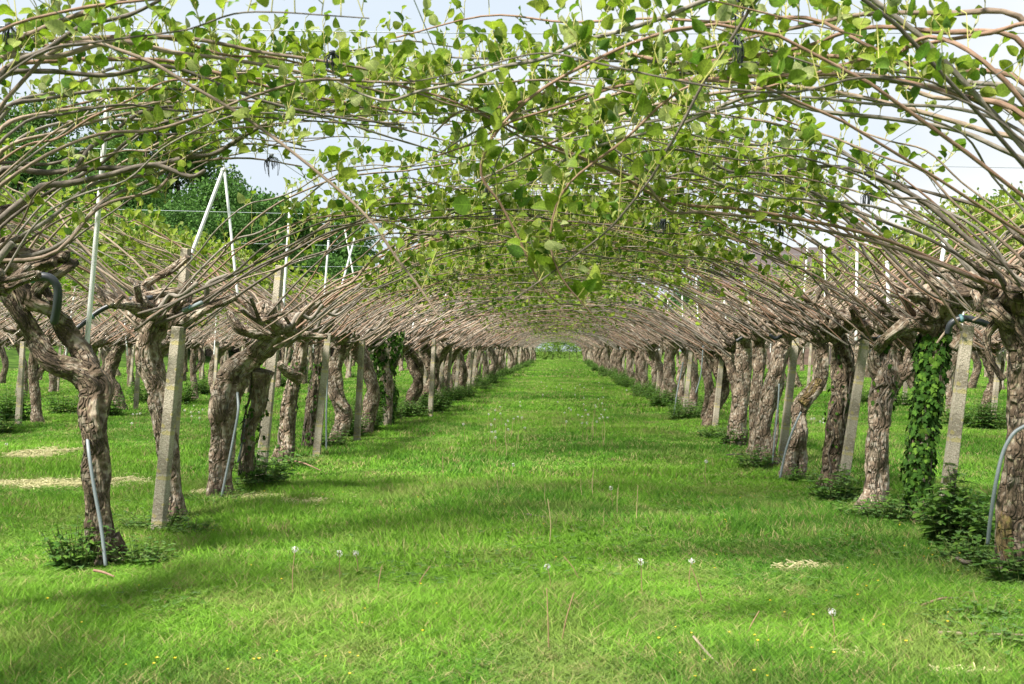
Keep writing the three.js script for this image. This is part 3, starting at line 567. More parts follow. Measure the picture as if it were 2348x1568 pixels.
nearVine({ seed: 27, d: 11.3, label: 'kiwi vine standing on two legs with a mossy kinked trunk', bark: 2, twist: 4, gnarl: 1.15,
  trunk: [[1800, 1095, 17], [1814, 1035, 16], [1832, 990, 21], [1832, 945, 20], [1858, 905, 20], [1882, 862, 16], [1888, 800, 16], [1878, 765, 14]],
  moss: [[[1838, 925, 14, -0.05], [1862, 898, 13, -0.05], [1880, 870, 9, -0.04]]], arms: [[[1832, 1112, 13, 0.05], [1840, 1050, 14, 0.05], [1836, 990, 16]]], canes: [9, 8] });
nearVine({ seed: 28, d: 12.7, label: 'broad kiwi vine with a bare dead root, left of the third right post', bark: 2, twist: 1,
  trunk: [[1752, 1062, 28], [1748, 990, 26], [1762, 920, 26], [1780, 850, 24], [1795, 795, 22], [1802, 765, 18]], arms: [[[1768, 1055, 6, -0.2], [1778, 1000, 6, -0.2], [1782, 940, 5, -0.1]]], canes: [9, 8] });
nearVine({ seed: 29, d: 14.0, label: 'kiwi vine half hidden behind the broad one in the right row', bark: 0, trunk: [[1731, 1040, 17], [1733, 940, 16], [1738, 860, 16], [1740, 795, 18], [1748, 765, 15]], canes: [8, 8] });
nearVine({ seed: 30, d: 15.4, label: 'pale kiwi vine joined to a concrete post, right row', bark: 2, trunk: [[1688, 1020, 21], [1698, 930, 20], [1704, 850, 20], [1704, 795, 20], [1700, 765, 16]], canes: [8, 8] });

// the rest of the rows
const PROTO = [...Array(7)].map((_, k) => vineProto(200 + k, false)), FAR = [...Array(5)].map((_, k) => vineProto(300 + k, true));
const ORD = ['first', 'second', 'third', 'fourth', 'fifth', 'sixth', 'seventh', 'eighth', 'ninth', 'tenth', 'eleventh', 'twelfth'];
const POSTZ = { left: [...Array(46)].map((_, k) => 7.95 + 2.62 * k), right: [...Array(46)].map((_, k) => 7.6 + 2.72 * k) };
{
  const R = rng(55);
  for (const [side, x0, start, label] of [['left', -3.02, 17.2, 'left'], ['right', 2.6, 17.0, 'right']]) {
    for (let d = start, k = 0; d < 124; d += (d < 60 ? 1.25 : 1.75) + 0.45 * R(), k++) {
      const far = d > 42, set = far ? FAR : PROTO, pz = POSTZ[side].filter((z) => z < d).length;
      const l = d < 34 ? `gnarled kiwi vine of the ${label} row standing past its ${ORD[pz - 1]} concrete post` : `small gnarled kiwi vine far down the ${label} row of the middle lane`;
      copyOf(set[Math.floor(R() * set.length)], l, `kiwi vines of the ${label} row`, [x0 + 0.14 * gauss(R), 0, -d], R() < 0.5 ? 0 : Math.PI, 0.95 + 0.1 * R());
    }
  }
  for (const [x, d, w] of [[-3, 1.4, 'left'], [-3, -0.3, 'left'], [-3, -2, 'left'], [2.6, 1.5, 'right'], [2.6, -0.3, 'right'], [-9.3, 3, 'second left'], [-9.3, 4.8, 'second left'], [-9.3, 6.6, 'second left'], [-9.3, 8.4, 'second left'], [-9.3, 10.2, 'second left'], [-9.3, 12, 'second left']]) copyOf(PROTO[Math.floor(R() * 7)], `kiwi vine of the ${w} row outside the frame, shading the grass in front`, `kiwi vines of the ${w} row outside the frame`, [x, 0, -d], R() < 0.5 ? 0 : Math.PI);
  for (const [x0, from, to, where] of [[-9.3, 15, 80, 'second row to the left'], [-15.2, 26, 84, 'third row to the left'], [-21, 40, 86, 'fourth row to the left'], [8.15, 15, 80, 'second row to the right'], [13.8, 26, 84, 'third row to the right'], [19.6, 40, 86, 'fourth row to the right']]) {
    for (let d = from; d < to; d += (d < 40 ? 1.75 : 2.6) + 0.6 * R()) {
      const set = d > 32 ? FAR : PROTO;
      copyOf(set[Math.floor(R() * set.length)], `kiwi vine of the ${where}, seen between the nearer trunks`, `kiwi vines of the ${where}`, [x0 + 0.2 * gauss(R), 0, -d], R() < 0.5 ? 0 : Math.PI, 0.95 + 0.1 * R());
    }
  }
}

// ---------------------------------------------------------------- concrete posts
const concrete = new THREE.MeshStandardMaterial({
  map: texture(256, 256, (u, v) => {
    const n = fbm(u * 4, v * 4, 5, 4, 4, 4), s = noise3(u * 64, v * 64, 2, 64, 64);
    let c = mix3([0.27, 0.235, 0.185], [0.4, 0.355, 0.29], sstep(-0.3, 0.3, n)); c = mix3(c, [0.14, 0.12, 0.1], sstep(0.3, 0.75, s) * 0.7); c = mix3(c, [0.6, 0.56, 0.5], sstep(0.45, 0.85, -s) * 0.6);
    return lin(...mix3(c, [0.42, 0.36, 0.12], sstep(0.3, 0.42, fbm(u * 6, v * 6, 44, 3, 6, 6)) * 0.6));
  }, true), bumpMap: texture(256, 256, (u, v) => 0.5 + 0.4 * fbm(u * 48, v * 48, 2, 2, 48, 48)), bumpScale: 0.006, roughness: 0.95 });
function postGeo(seed, h) {
  const g = new RoundedBoxGeometry(0.084, h, 0.074, 2, 0.009), a = g.attributes.position, uv = g.attributes.uv, nm = g.attributes.normal;
  for (let i = 0; i < a.count; i++) {
    const x = a.getX(i), y = a.getY(i), z = a.getZ(i), k = mix(1.12, 0.86, (y + h / 2) / h);
    uv.setXY(i, (Math.abs(nm.getX(i)) > 0.5 ? z : x) * 3, y * 3);
    a.setXYZ(i, x * k, y + h / 2 - 0.06, z * k);
  }
  return g;
}
const POST = [1.58, 1.53, 1.6, 2.28].map((h, k) => postGeo(k, h));
function post(x, d, lean, label, group, k, zl = 0) {
  const m = new THREE.Mesh(POST[k < 0 ? 3 : k % 3], concrete); m.name = numbered('concrete_post'); m.castShadow = m.receiveShadow = true;
  m.position.set(x, 0, -d); m.rotation.set(zl, 0.12 * ((k * 7) % 5 - 2) / 2, -lean); scene.add(m);
  return tag(m, label, 'post', group);
}
{
  const R = rng(71);
  post((372 - 1285) * 9.3 / FOCAL, 9.3, 0.08, 'tall concrete post whose top stands above the second left vine', null, -1); post((590 - 1285) * 11.2 / FOCAL, 11.2, 0.1, 'tall concrete post whose top shows in the canes above the second left post', null, -1);
  const seen = { left: [[350, 1192, 0.10], [590, 1040, 0.1], [720, 1040, 0.095], [815, 978, 0.05], [880, 945, 0.03], [985, 912, 0.05]], right: [[2140, 1165, 0.12], [1920, 1110, 0.15], [1785, 1068, 0.12], [1690, 1010, 0.1], [1635, 980, 0.1], [1566, 948, 0.1]] };
  for (const side of ['left', 'right']) for (let k = 0; k < 44; k++) {
    const s = seen[side][k], d = POSTZ[side][k]; let x = (side === 'left' ? -3.0 : 2.62) + 0.1 * gauss(R), lean = 0.08 + 0.04 * gauss(R);
    if (s) { x = (s[0] - 1285) * d / FOCAL; lean = s[2]; }
    const l = k < 12 ? `${k < 3 ? 'slanting' : 'thin'} pale concrete post, ${ORD[k]} of the ${side} row from the front` : `tiny pale concrete post far down the ${side} row of the middle lane`;
    post(x, d, lean, l, `concrete posts of the ${side} row`, k);
  }
  for (const [x0, from, to, where] of [[-9.25, 15.5, 60, 'second row to the left'], [-15.1, 27, 60, 'third row to the left'], [8.2, 15.5, 60, 'second row to the right'], [13.9, 27, 60, 'third row to the right']])
    for (let d = from, k = 0; d < to; d += 2.65, k++) post(x0 + 0.12 * gauss(R), d, 0.08 + 0.05 * gauss(R), `concrete post of the ${where} behind the nearer vines`, `concrete posts of the ${where}`, k);
}

// ---------------------------------------------------------------- white poles that carry the wires
const white = new THREE.MeshStandardMaterial({ color: new THREE.Color().setRGB(0.78, 0.8, 0.82), roughness: 0.45 });
const capMat = new THREE.MeshStandardMaterial({ color: new THREE.Color().setRGB(0.62, 0.64, 0.66), roughness: 0.5 });
function pole(a, b, r, label, group) {
  const t = thing('white_pole', label, 'pole', a.toArray(), group), e = b.clone().sub(a);
  r *= 0.85; part('tube', limb([V(0, 0, 0), e], [r, r], 4, 12, { tile: 1 }), white, t);
  part('cap', limb([e.clone().multiplyScalar(0.985), e.clone().multiplyScalar(1.004)], [r * 1.22, r * 1.22], 1, 12, { tile: 1 }), capMat, t);
  return t;
}
{
  const g = 'white poles that carry the wires', R = rng(8);
  const px = (a, b, d, db = d) => [at(a[0], a[1], d), at(b[0], b[1], db)];
  for (const [a, b, d, r, l] of [
    [[198, 800], [247, 232], 7.0, 0.019, 'tall white pole leaning right, nearest of the left row'],
    [[408, 665], [512, 388], 9.6, 0.019, 'white pole slanting up to the right, left half of an upside down V'],
    [[545, 680], [514, 386], 9.7, 0.014, 'thin white pole, right half of an upside down V'],
    [[648, 720], [668, 425], 12.2, 0.018, 'upright white pole left of the arch in front of dark trees'],
    [[742, 700], [753, 552], 14.6, 0.016, 'short white pole in the canes, left of a small leaning pair'],
    [[782, 660], [820, 520], 17.0, 0.018, 'small white pole leaning right among the left canes'],
    [[812, 640], [790, 525], 17.1, 0.015, 'small white pole leaning left among the left canes'],
    [[2040, 800], [2034, 600], 10.2, 0.021, 'white pole beside the forked vine of the right row'],
    [[1962, 780], [1966, 500], 11.6, 0.018, 'white pole left of the one by the forked vine'],
    [[1895, 800], [1888, 535], 13.8, 0.018, 'thin white pole above the two legged vine'],
    [[1736, 775], [1700, 620], 16.4, 0.019, 'white pole leaning left above the pale vine of the right row'],
    [[1666, 760], [1660, 690], 19.0, 0.018, 'short white pole above the right row past the leaning one'],
    [[2336, 840], [2352, 640], 6.9, 0.02, 'white pole half cut by the right edge'],
    [[2140, 700], [2168, 548], 8.8, 0.02, 'white pole poking up behind the big burl of the right row'],
    [[1842, 690], [1852, 555], 16.5, 0.018, 'white pole in the second right row above the arching canes']]) { const [p, q] = px(a, b, d); pole(p, q, r, l, g); }
  for (const [x, w] of [[-3, 'left'], [2.6, 'right']]) for (let d = 21; d < 80; d += 2.65) { const s = 0.2 * gauss(R); pole(V(x + 0.1 * gauss(R), 1.3, -d), V(x + s + (R() < 0.4 ? 0.3 : 0), 2.7 + 0.3 * R(), -d), 0.016, `small white pole far down the ${w} row`, `white poles of the ${w} row`); }
  for (const [x, w] of [[-9.2, 'left'], [8.2, 'right']]) for (let d = 17; d < 60; d += 2.9) { const s = 0.25 * gauss(R); pole(V(x, 1.2, -d), V(x + s, 2.8 + 0.3 * R(), -d), 0.017, `white pole in the second row to the ${w}`, `white poles of the second row to the ${w}`); }
}

// ---------------------------------------------------------------- wires
const steel = new THREE.MeshStandardMaterial({ color: new THREE.Color().setRGB(0.32, 0.36, 0.4), roughness: 0.5, metalness: 0.4 });
{
  const wire = (pts, r, label, group) => { const m = new THREE.Mesh(limb(pts, [r, r], 24, 6, { tile: 1 }), steel); m.name = numbered('wire'); m.castShadow = true; scene.add(m); tag(m, label, 'wire', group); };
  const lines = [[5.6, 60, 76], [9.0, 335, 385], [12.7, 474, 520], [16.3, 545, 592]];
  lines.forEach(([d, v0, v1], k) => { const a = at(0, v0, d), b = at(2347, v1, d), dir = b.clone().sub(a), m = a.clone().lerp(b, 0.5); m.y -= 0.02; wire([a.clone().addScaledVector(dir, -0.8), a, m, b, b.clone().addScaledVector(dir, 0.8)], 0.0026, `thin steel wire across the whole lane, ${['highest in the sky', 'second from the top', 'third from the top', 'fourth from the top'][k]}`, 'wires across the lane'); });
  for (let d = 20; d < 60; d += 3.6) wire([V(-16, 2.9, -d), V(0, 2.86, -d), V(16, 2.9, -d)], 0.0026, 'thin steel wire across the far part of the lane', 'far wires across the lane');
  for (const [x, h, l] of [[-1.75, 2.52, 'lengthwise wire under the left half of the arch'], [-0.55, 2.66, 'lengthwise wire left of the crown of the arch'], [0.75, 2.66, 'lengthwise wire right of the crown of the arch'], [1.75, 2.45, 'lengthwise wire under the right half of the arch']]) wire([V(x, h, 2), V(x, h, -40), V(x, h, -120)], 0.002, l, 'lengthwise wires under the arch');
}

// ---------------------------------------------------------------- bundles of dark twine hanging from the arch
const twine = new THREE.MeshStandardMaterial({ color: new THREE.Color().setRGB(0.018, 0.024, 0.03), roughness: 0.55 });
function tassel(u, v, len, wid, d, label, seed) {
  const R = rng(seed), p = at(u, v, d), L = len * d / FOCAL, Wd = wid * d / FOCAL, t = thing('twine_tassel', label, 'twine', p.toArray(), 'dark twine tassels hanging from the canes');
  part('knot', burl(V(0, 0, 0), Wd * 0.16, seed, 2), twine, t);
  for (let k = 0; k < 26; k++) {
    const a = R() * 6.28, o = Wd * 0.5 * Math.sqrt(R()), l = L * (0.45 + 0.6 * R()), b = V(Math.cos(a) * o, -l, Math.sin(a) * o);
    part('strand', limb([V(0, 0, 0), V(b.x * 1.1, -l * 0.35, b.z * 1.1).add(V(gauss(R), gauss(R), gauss(R)).multiplyScalar(L * 0.05)), b], [0.004, 0.0038, 0.003], 6, 4, { flat: 0.45, tile: 1 }), twine, t);
  }
}
[[1692, -25, 85, 34, 4.4, 'dark twine tassel at the top edge, upper of the two'], [1690, 82, 84, 30, 4.5, 'long dark twine tassel hanging against the sky'], [762, 120, 58, 40, 5.4, 'dark twine tassel at the upper left on a slanting cane'], [622, 358, 46, 36, 7.0, 'dark twine tassel in front of the dark trees'], [876, 495, 34, 18, 9.5, 'small dark twine tassel left of the crown'],
  [1138, 488, 34, 26, 8.6, 'dark twine tassel in the middle of the leaves'], [1112, 425, 30, 22, 7.6, 'dark twine tassel above the middle one'], [1522, 508, 34, 50, 8.4, 'wide dark twine tassel right of the crown'], [1786, 515, 32, 18, 8.6, 'slim dark twine tassel over the right canes'], [1985, 440, 46, 28, 7.2, 'dark twine tassel at the right below the wire'],
  [1200, 578, 30, 20, 12.5, 'dark twine tassel above the hanging leaves'], [1452, 575, 26, 22, 12, 'small dark twine tassel right of the hanging leaves'], [965, 580, 28, 18, 12, 'small dark twine tassel over the left canes'], [22, 60, 60, 50, 4.9, 'dark twine tassel at the upper left corner'], [1203, 632, 24, 18, 15, 'tiny dark twine tassel deep in the arch'], [1688, 608, 26, 18, 11, 'small dark twine tassel low over the right canes'], [1040, 655, 18, 14, 17, 'tiny dark twine tassel left, deep in the arch'], [1420, 632, 18, 14, 16, 'tiny dark twine tassel right, deep in the arch']].forEach((a, i) => tassel(...a, 60 + i));

// ---------------------------------------------------------------- irrigation hoses and pipes
const hoseMat = new THREE.MeshStandardMaterial({ color: new THREE.Color().setRGB(0.2, 0.235, 0.26), roughness: 0.5 });
const pipeMat = new THREE.MeshStandardMaterial({ color: new THREE.Color().setRGB(0.03, 0.035, 0.045), roughness: 0.4 });
const tieMat = new THREE.MeshStandardMaterial({ color: new THREE.Color().setRGB(0.12, 0.24, 0.28), roughness: 0.6 });
function hose(name, pts, r, mat, label, ties = 0) {
  const P = pts.map((q) => at(q[0], q[1], q[2])), b = P[0].clone(), t = thing(name, label, name === 'hose' ? 'hose' : 'pipe', b.toArray(), 'irrigation hoses and pipes on the vines'), loc = P.map((p) => p.sub(b));
  part('tube', limb(loc, [r, r], 30, 10, { tile: 1 }), mat, t);
  if (ties) { const c = new THREE.CatmullRomCurve3(loc); for (let k = 0; k < ties; k++) { const p = c.getPointAt((k + 0.6) / (ties + 0.4)), q = c.getTangentAt((k + 0.6) / (ties + 0.4)); part('tie', limb([p.clone().addScaledVector(q, -r * 0.4), p.clone().addScaledVector(q, r * 0.4)], [r * 1.3, r * 1.3], 1, 10), tieMat, t); } }
}
hose('hose', [[242, 1296, 6.5], [232, 1210, 6.53], [216, 1120, 6.55], [204, 1040, 6.58], [200, 1000, 6.66]], 0.011, hoseMat, 'grey hose running down the twisted vine at the left');
hose('hose', [[506, 1146, 9.5], [520, 1080, 9.5], [536, 1000, 9.5], [546, 940, 9.52], [544, 900, 9.6]], 0.012, hoseMat, 'grey hose down the thick elbow shaped vine');
hose('hose', [[545, 1060, 9.9], [552, 1030, 9.9], [560, 990, 9.9], [562, 960, 9.95]], 0.009, hoseMat, 'short thin grey hose right of the elbow shaped vine');
hose('hose', [[2264, 1246, 6.6], [2270, 1190, 6.55], [2284, 1100, 6.5], [2302, 1030, 6.5], [2325, 992, 6.5], [2352, 975, 6.5]], 0.011, hoseMat, 'grey hose arching from the ground to the right edge vine');
hose('hose', [[1788, 1095, 11.1], [1802, 1030, 11.1], [1822, 975, 11.1], [1836, 945, 11.12]], 0.011, hoseMat, 'grey hose slanting up the two legged vine');
hose('hose', [[1770, 1062, 12.4], [1776, 1000, 12.4], [1784, 920, 12.4], [1786, 880, 12.4]], 0.009, hoseMat, 'thin hose between the broad vine and its post');
hose('hose', [[748, 1030, 14], [748, 950, 14], [750, 880, 14], [752, 800, 14]], 0.011, hoseMat, 'thin hose right behind the third left post');
hose('hose', [[1595, 900, 18.4], [1606, 860, 18.4], [1612, 790, 18.4]], 0.01, hoseMat, 'thin hose hanging by a small vine of the right row');
hose('hose', [[1545, 950, 21.5], [1552, 900, 21.5], [1566, 830, 21.5]], 0.012, hoseMat, 'thin hose at the far vines of the right row');
hose('pipe', [[-40, 652, 6.35], [20, 644, 6.35], [75, 636, 6.35], [112, 636, 6.36], [130, 655, 6.38], [132, 690, 6.4], [124, 740, 6.45]], 0.026, pipeMat, 'dark plastic pipe hooked over the head of the twisted left vine', 1);
hose('pipe', [[172, 756, 7.9], [236, 708, 8.0], [296, 688, 8.05], [350, 682, 8.1]], 0.019, pipeMat, 'dark plastic pipe running up to the second left vine', 2);
hose('pipe', [[420, 712, 8.1], [440, 704, 8.05], [462, 694, 8.0]], 0.017, hoseMat, 'short grey pipe end right of the second left vine', 1);
hose('pipe', [[2172, 765, 8.25], [2180, 742, 8.22], [2204, 730, 8.2], [2235, 734, 8.2], [2270, 746, 8.2]], 0.025, pipeMat, 'dark plastic pipe bent over the top of the first right post', 1);
hose('pipe', [[1974, 768, 10.1], [1990, 776, 10.05], [2012, 776, 10.0], [2030, 764, 10.0]], 0.019, pipeMat, 'dark plastic pipe by the second right post');
hose('pipe', [[1764, 768, 12.3], [1776, 776, 12.3], [1792, 770, 12.3]], 0.02, pipeMat, 'small dark pipe end by the third right post');
hose('pipe', [[1688, 782, 15], [1704, 772, 15], [1722, 762, 15], [1732, 768, 15]], 0.024, pipeMat, 'small dark pipe over the pale right vine');

// ---------------------------------------------------------------- ivy
const ivyLeaf = (() => {                                         // five pointed lobes
  const s = [[0, 0], [0.16, -0.06], [0.42, 0.1], [0.3, 0.34], [0.5, 0.52], [0.22, 0.6], [0, 1]], pos = [0, 0.35, 0.04], uv = [0.5, 0.35], idx = [], pts = [...s, ...s.slice(1, -1).reverse().map(([x, y]) => [-x, y])];
  for (const [x, y] of pts) { pos.push(x, y, -0.12 * Math.abs(x)); uv.push(0.5 + x, y); }
  for (let i = 1; i <= pts.length; i++) idx.push(0, i, i % pts.length + 1);
  const g = new THREE.BufferGeometry(); g.setAttribute('position', new THREE.Float32BufferAttribute(pos, 3)); g.setAttribute('uv', new THREE.Float32BufferAttribute(uv, 2)); g.setIndex(idx); g.computeVertexNormals(); return g;
})();
const IVY = [[0.05, 0.13, 0.018], [0.08, 0.185, 0.025], [0.15, 0.28, 0.04], [0.035, 0.09, 0.015]].map((c) => { const m = leafMat(...c); m.transmission = 0.15; m.roughness = 0.9; return m; });
const IVYI = leafMat(1, 1, 1); IVYI.transmission = 0.15; IVYI.roughness = 0.9;
function ivy(v, n, from, to, size, label, seed, single, only) {
  const R = rng(seed), t = thing('ivy', label, 'ivy', v.base.toArray(), 'ivy on the vine trunks'), curve = new THREE.CatmullRomCurve3(v.tp), list = [];
  for (let k = 0; k < 5; k++) {                                   // its own stems on the bark
    const pts = [], ph = R() * 6.28; for (let i = 0; i <= 8; i++) { const f = mix(from, to, i / 8), p = curve.getPointAt(f), r = v.tr[Math.min(v.tr.length - 1, Math.floor(f * v.tr.length))] * 1.08, a = ph + 0.8 * noise3(i, k, seed); pts.push(p.add(V(Math.cos(a) * r, 0, Math.sin(a) * r))); }
    part('stem', limb(pts, [0.009, 0.005], 20, 5), CANE[2], t);
  }
  for (let k = 0; k < n; k++) {
    const f = mix(from, to, R()), p = curve.getPointAt(f), r = v.tr[Math.min(v.tr.length - 1, Math.floor(f * v.tr.length))], a = only ? only + gauss(R) * 0.9 : R() * 6.28, o = V(Math.cos(a), 0, Math.sin(a)), out = r * 1.06 + 0.05 * R() * R();
    if (noise3(Math.cos(a) * 1.5, f * 6, Math.sin(a) * 1.5 + seed) < (n > 800 ? -0.7 : -0.35)) continue;
    const q = p.clone().addScaledVector(o, out), nrm = o.clone().add(V(0, 0.45, 0)).addScaledVector(randUnit(R), 0.55), dir = V(gauss(R) * 0.6, -0.8, gauss(R) * 0.6);
    const m = leafMatrix(q, dir, nrm, size * (0.6 + 0.7 * R())), c = Math.floor(R() * 4);
    if (single && o.z > -0.35 && list.length + 1 && t.children.length < 285) { const l = part('leaf', ivyLeaf, IVY[c], t); m.decompose(l.position, l.quaternion, l.scale); } else list.push({ m, c: IVY[c].color });
  }
  if (list.length) instanced('leaves', ivyLeaf, IVYI, list, t);
}
const vineBy = (s) => nearVines.find((v) => v.t.userData.label.includes(s));
ivy(vineBy('ivy clad'), 2200, 0.03, 0.86, 0.05, 'dense green ivy covering the trunk behind the first right post', 31, true);
ivy(vineBy('dark twisted'), 130, 0.03, 0.9, 0.045, 'sparse ivy on the dark twisted vine of the right row', 32, false);
ivy(vineBy('forking'), 40, 0.55, 0.98, 0.045, 'few ivy leaves on the fork of the scaly right vine', 33, false);
ivy(vineBy('ivy flecked'), 150, 0.02, 0.8, 0.04, 'thin ivy on the vine between the second and third left posts', 34, false);
ivy(vineBy('slim'), 160, 0.02, 0.8, 0.045, 'thin ivy on the slim vine behind the third left post', 35, false);
{ // the vine hidden wholly in ivy, left row
  const base = V(-3.1, 0, -18.6), v = { base, tp: [V(0, 0, 0), V(0.05, 0.5, 0), V(0, 1, 0), V(0.1, 1.65, 0)], tr: [0.2, 0.22, 0.24, 0.3] };
  ivy(v, 1000, 0.02, 1, 0.075, 'dark column of ivy that hides a whole vine, left row', 36, false);
  ivy({ base: vineBy('elbow').base, tp: [[600, 850], [590, 920], [575, 990], [565, 1090]].map(([a, b]) => at(a, b, 9.95).sub(vineBy('elbow').base)), tr: [0.08, 0.08, 0.08, 0.07] }, 90, 0, 1, 0.045, 'ivy on the dark limb right of the elbow shaped vine', 37, false);
}

// ---------------------------------------------------------------- weeds at the foot of the rows
const NETTLE = [[0.1, 0.26, 0.03], [0.14, 0.31, 0.035], [0.2, 0.37, 0.05]].map((c) => { const m = leafMat(...c); m.transmission = 0.4; return m; });
const NETTLEI = leafMat(1, 1, 1); NETTLEI.transmission = 0.4;
const nLeaf = leafGeo(0.5, 0.35, 0.35, 0.62), bLeaf = leafGeo(0.75, 0.2, 0.2, 0.7, 4);
function weed(seed, n, h, spread, leafLen, geo, opts = {}) {         // stems with leaves in pairs, nettle like
  const R = rng(seed), t = new THREE.Group(); t.name = opts.name ?? 'nettle_clump'; tag(t, '', opts.category ?? 'weeds');
  const stems = [], list = [];
  for (let k = 0; k < n; k++) {
    const a = R() * 6.28, r = spread * Math.sqrt(R()), hh = h * (0.45 + 0.6 * R()) * (1 - 0.4 * r / spread), p0 = V(Math.cos(a) * r * 0.7, -0.01, Math.sin(a) * r * 0.7), p1 = V(Math.cos(a) * r * 1.25 + gauss(R) * 0.04, hh, Math.sin(a) * r * 1.25 + gauss(R) * 0.04), mid = p0.clone().lerp(p1, 0.55).add(V(0, hh * 0.1, 0));
    stems.push(limb([p0, mid, p1], [0.0035, 0.002], 6, 4, { cap: false }));
    const c = new THREE.CatmullRomCurve3([p0, mid, p1]), pairs = Math.max(3, Math.round(hh / 0.05));
    for (let i = 0; i < pairs; i++) {
      const f = 0.15 + 0.85 * i / (pairs - 1), q = c.getPointAt(f), ph = i * 1.57 + R() * 0.5 + a;
      for (const s of [0, Math.PI]) { const o = V(Math.cos(ph + s), 0.25 + 0.2 * gauss(R), Math.sin(ph + s)); list.push({ m: leafMatrix(q, o, V(0, 1, 0).addScaledVector(randUnit(R), 0.35), leafLen * (1.15 - 0.6 * f) * (0.75 + 0.5 * R())), c: Math.floor(R() * 3) }); }
    }
  }
  part('stems', mergeGeometries(stems), DARKSTEM, t);
  if (opts.single) {
    const w = list.slice(0, 280), rest = list.slice(280);
    for (const l of w) { const m = part('leaf', geo, NETTLE[l.c], t); l.m.decompose(m.position, m.quaternion, m.scale); }
    if (rest.length) instanced('leaves', geo, NETTLEI, rest.map((l) => ({ m: l.m, c: NETTLE[l.c].color })), t);
  } else instanced('leaves', geo, NETTLEI, list.map((l) => ({ m: l.m, c: NETTLE[l.c].color })), t);
  return t;
}
{
  const place = (t, u, v, label, group, s = 1) => { const p = onGround(u, v); t.name = numbered(t.name); scene.add(t); tag(t, label, t.userData.category, group); t.position.set(p.x, 0, p.z); t.scale.setScalar(s); return t; };
  place(weed(1, 64, 0.6, 0.22, 0.12, nLeaf, { name: 'leafy_bush', category: 'bush', single: true }), 2190, 1258, 'dark green leafy bush at the foot of the first right post', null, 0.95);
  place(weed(2, 60, 0.4, 0.24, 0.08, bLeaf, { single: true }), 600, 1125, 'clump of green weeds right of the elbow shaped vine', null, 1.15);
  place(weed(3, 48, 0.34, 0.2, 0.075, nLeaf, { single: true }), 180, 1298, 'dark weeds at the foot of the twisted left vine');
  const protos = [weed(4, 50, 0.42, 0.26, 0.085, nLeaf), weed(5, 50, 0.3, 0.28, 0.075, bLeaf), weed(6, 60, 0.56, 0.28, 0.09, nLeaf), weed(7, 40, 0.2, 0.28, 0.065, bLeaf)];
  const R = rng(3);
  for (const [u, v, k, s, l] of [
    [310, 1300, 1, 0.7, 'low weeds right of the twisted left vine'], [360, 1212, 3, 1, 'low weeds at the foot of the first left post'], [440, 1222, 3, 0.7, 'low weeds right of the second left vine'], [510, 1160, 3, 0.9, 'low green weeds at the foot of the elbow shaped vine'], [560, 1075, 1, 0.8, 'weeds behind the elbow shaped vine'], [660, 1070, 3, 1.1, 'weeds between the second and third left posts'], [760, 1030, 0, 0.9, 'weeds at the foot of the corkscrew vine'], [830, 990, 2, 1.3, 'tall nettles by the fourth left post'], [880, 970, 2, 1.25, 'tall nettles in front of the ivy column'], [920, 955, 2, 1.0, 'tall nettles right of the ivy column'], [800, 1000, 2, 1, 'nettles between the corkscrew vine and the fourth left post'], [975, 930, 0, 1.3, 'nettles by the sixth left post'],
    [2230, 1300, 1, 0.8, 'low weeds between the leafy bush and the right edge vine'], [2060, 1200, 1, 1, 'weeds left of the leafy bush'], [1925, 1140, 1, 1.1, 'weeds in front of the dark twisted right vine'], [2000, 1190, 3, 1, 'low weeds at the foot of the scaly right vine'], [1830, 1110, 1, 0.7, 'low weeds at the two legged vine'], [1745, 1075, 1, 1, 'weeds at the foot of the broad right vine'], [1680, 1020, 0, 0.9, 'weeds at the foot of the pale right vine'], [1640, 1000, 3, 1.2, 'low weeds by the fifth right post'], [2330, 1335, 1, 0.9, 'low weeds in front of the right edge vine'], [2240, 1440, 3, 0.9, 'flat leafy patch in the grass at the lower right'], [2300, 1500, 3, 0.9, 'flat leafy patch by the cut stick, lower right corner'], [1570, 965, 0, 1.2, 'weeds under the sixth right post'], [1490, 910, 2, 1.1, 'nettles far down the right row'], [1440, 880, 2, 1.3, 'nettles farther down the right row'],
    [30, 965, 2, 1.5, 'nettles under the second row at the left edge'], [150, 950, 0, 1.5, 'nettles under the second left row, right of the edge ones'], [330, 925, 2, 1.4, 'nettles behind the second left vine'], [460, 905, 2, 1.3, 'nettles left of the elbow shaped vine, far row'], [2260, 985, 2, 1.2, 'nettles under the second right row'], [2330, 980, 0, 1.4, 'nettles under the second right row at the edge'], [2200, 975, 0, 1.2, 'nettles beyond the first right post'], [1970, 925, 0, 1.5, 'weeds seen between the second right post and the scaly vine']]) {
    const q = onGround(u, v); copyOf(protos[k], l, 'weeds at the foot of the vines', [q.x, 0, q.z], R() * 6.28, s * 0.95);
  }
  for (const [x, w] of [[-3.0, 'left'], [2.55, 'right'], [-2.75, 'left'], [2.35, 'right']]) for (let d = 21; d < 100; d += 1.3 + 1.0 * R()) copyOf(protos[Math.floor(R() * 3)], `weeds along the foot of the far ${w} row`, `weeds of the far ${w} row`, [x + 0.25 * gauss(R), 0, -d], R() * 6.28, 0.75 + 0.4 * R());
  for (const [x, w] of [[-9.3, 'left'], [8.2, 'right']]) for (let d = 17; d < 60; d += 3 + 2 * R()) copyOf(protos[Math.floor(R() * 3)], `weeds along the foot of the second row to the ${w}`, `weeds of the second row to the ${w}`, [x + 0.3 * gauss(R), 0, -d], R() * 6.28, 1.0 + 0.5 * R());
}

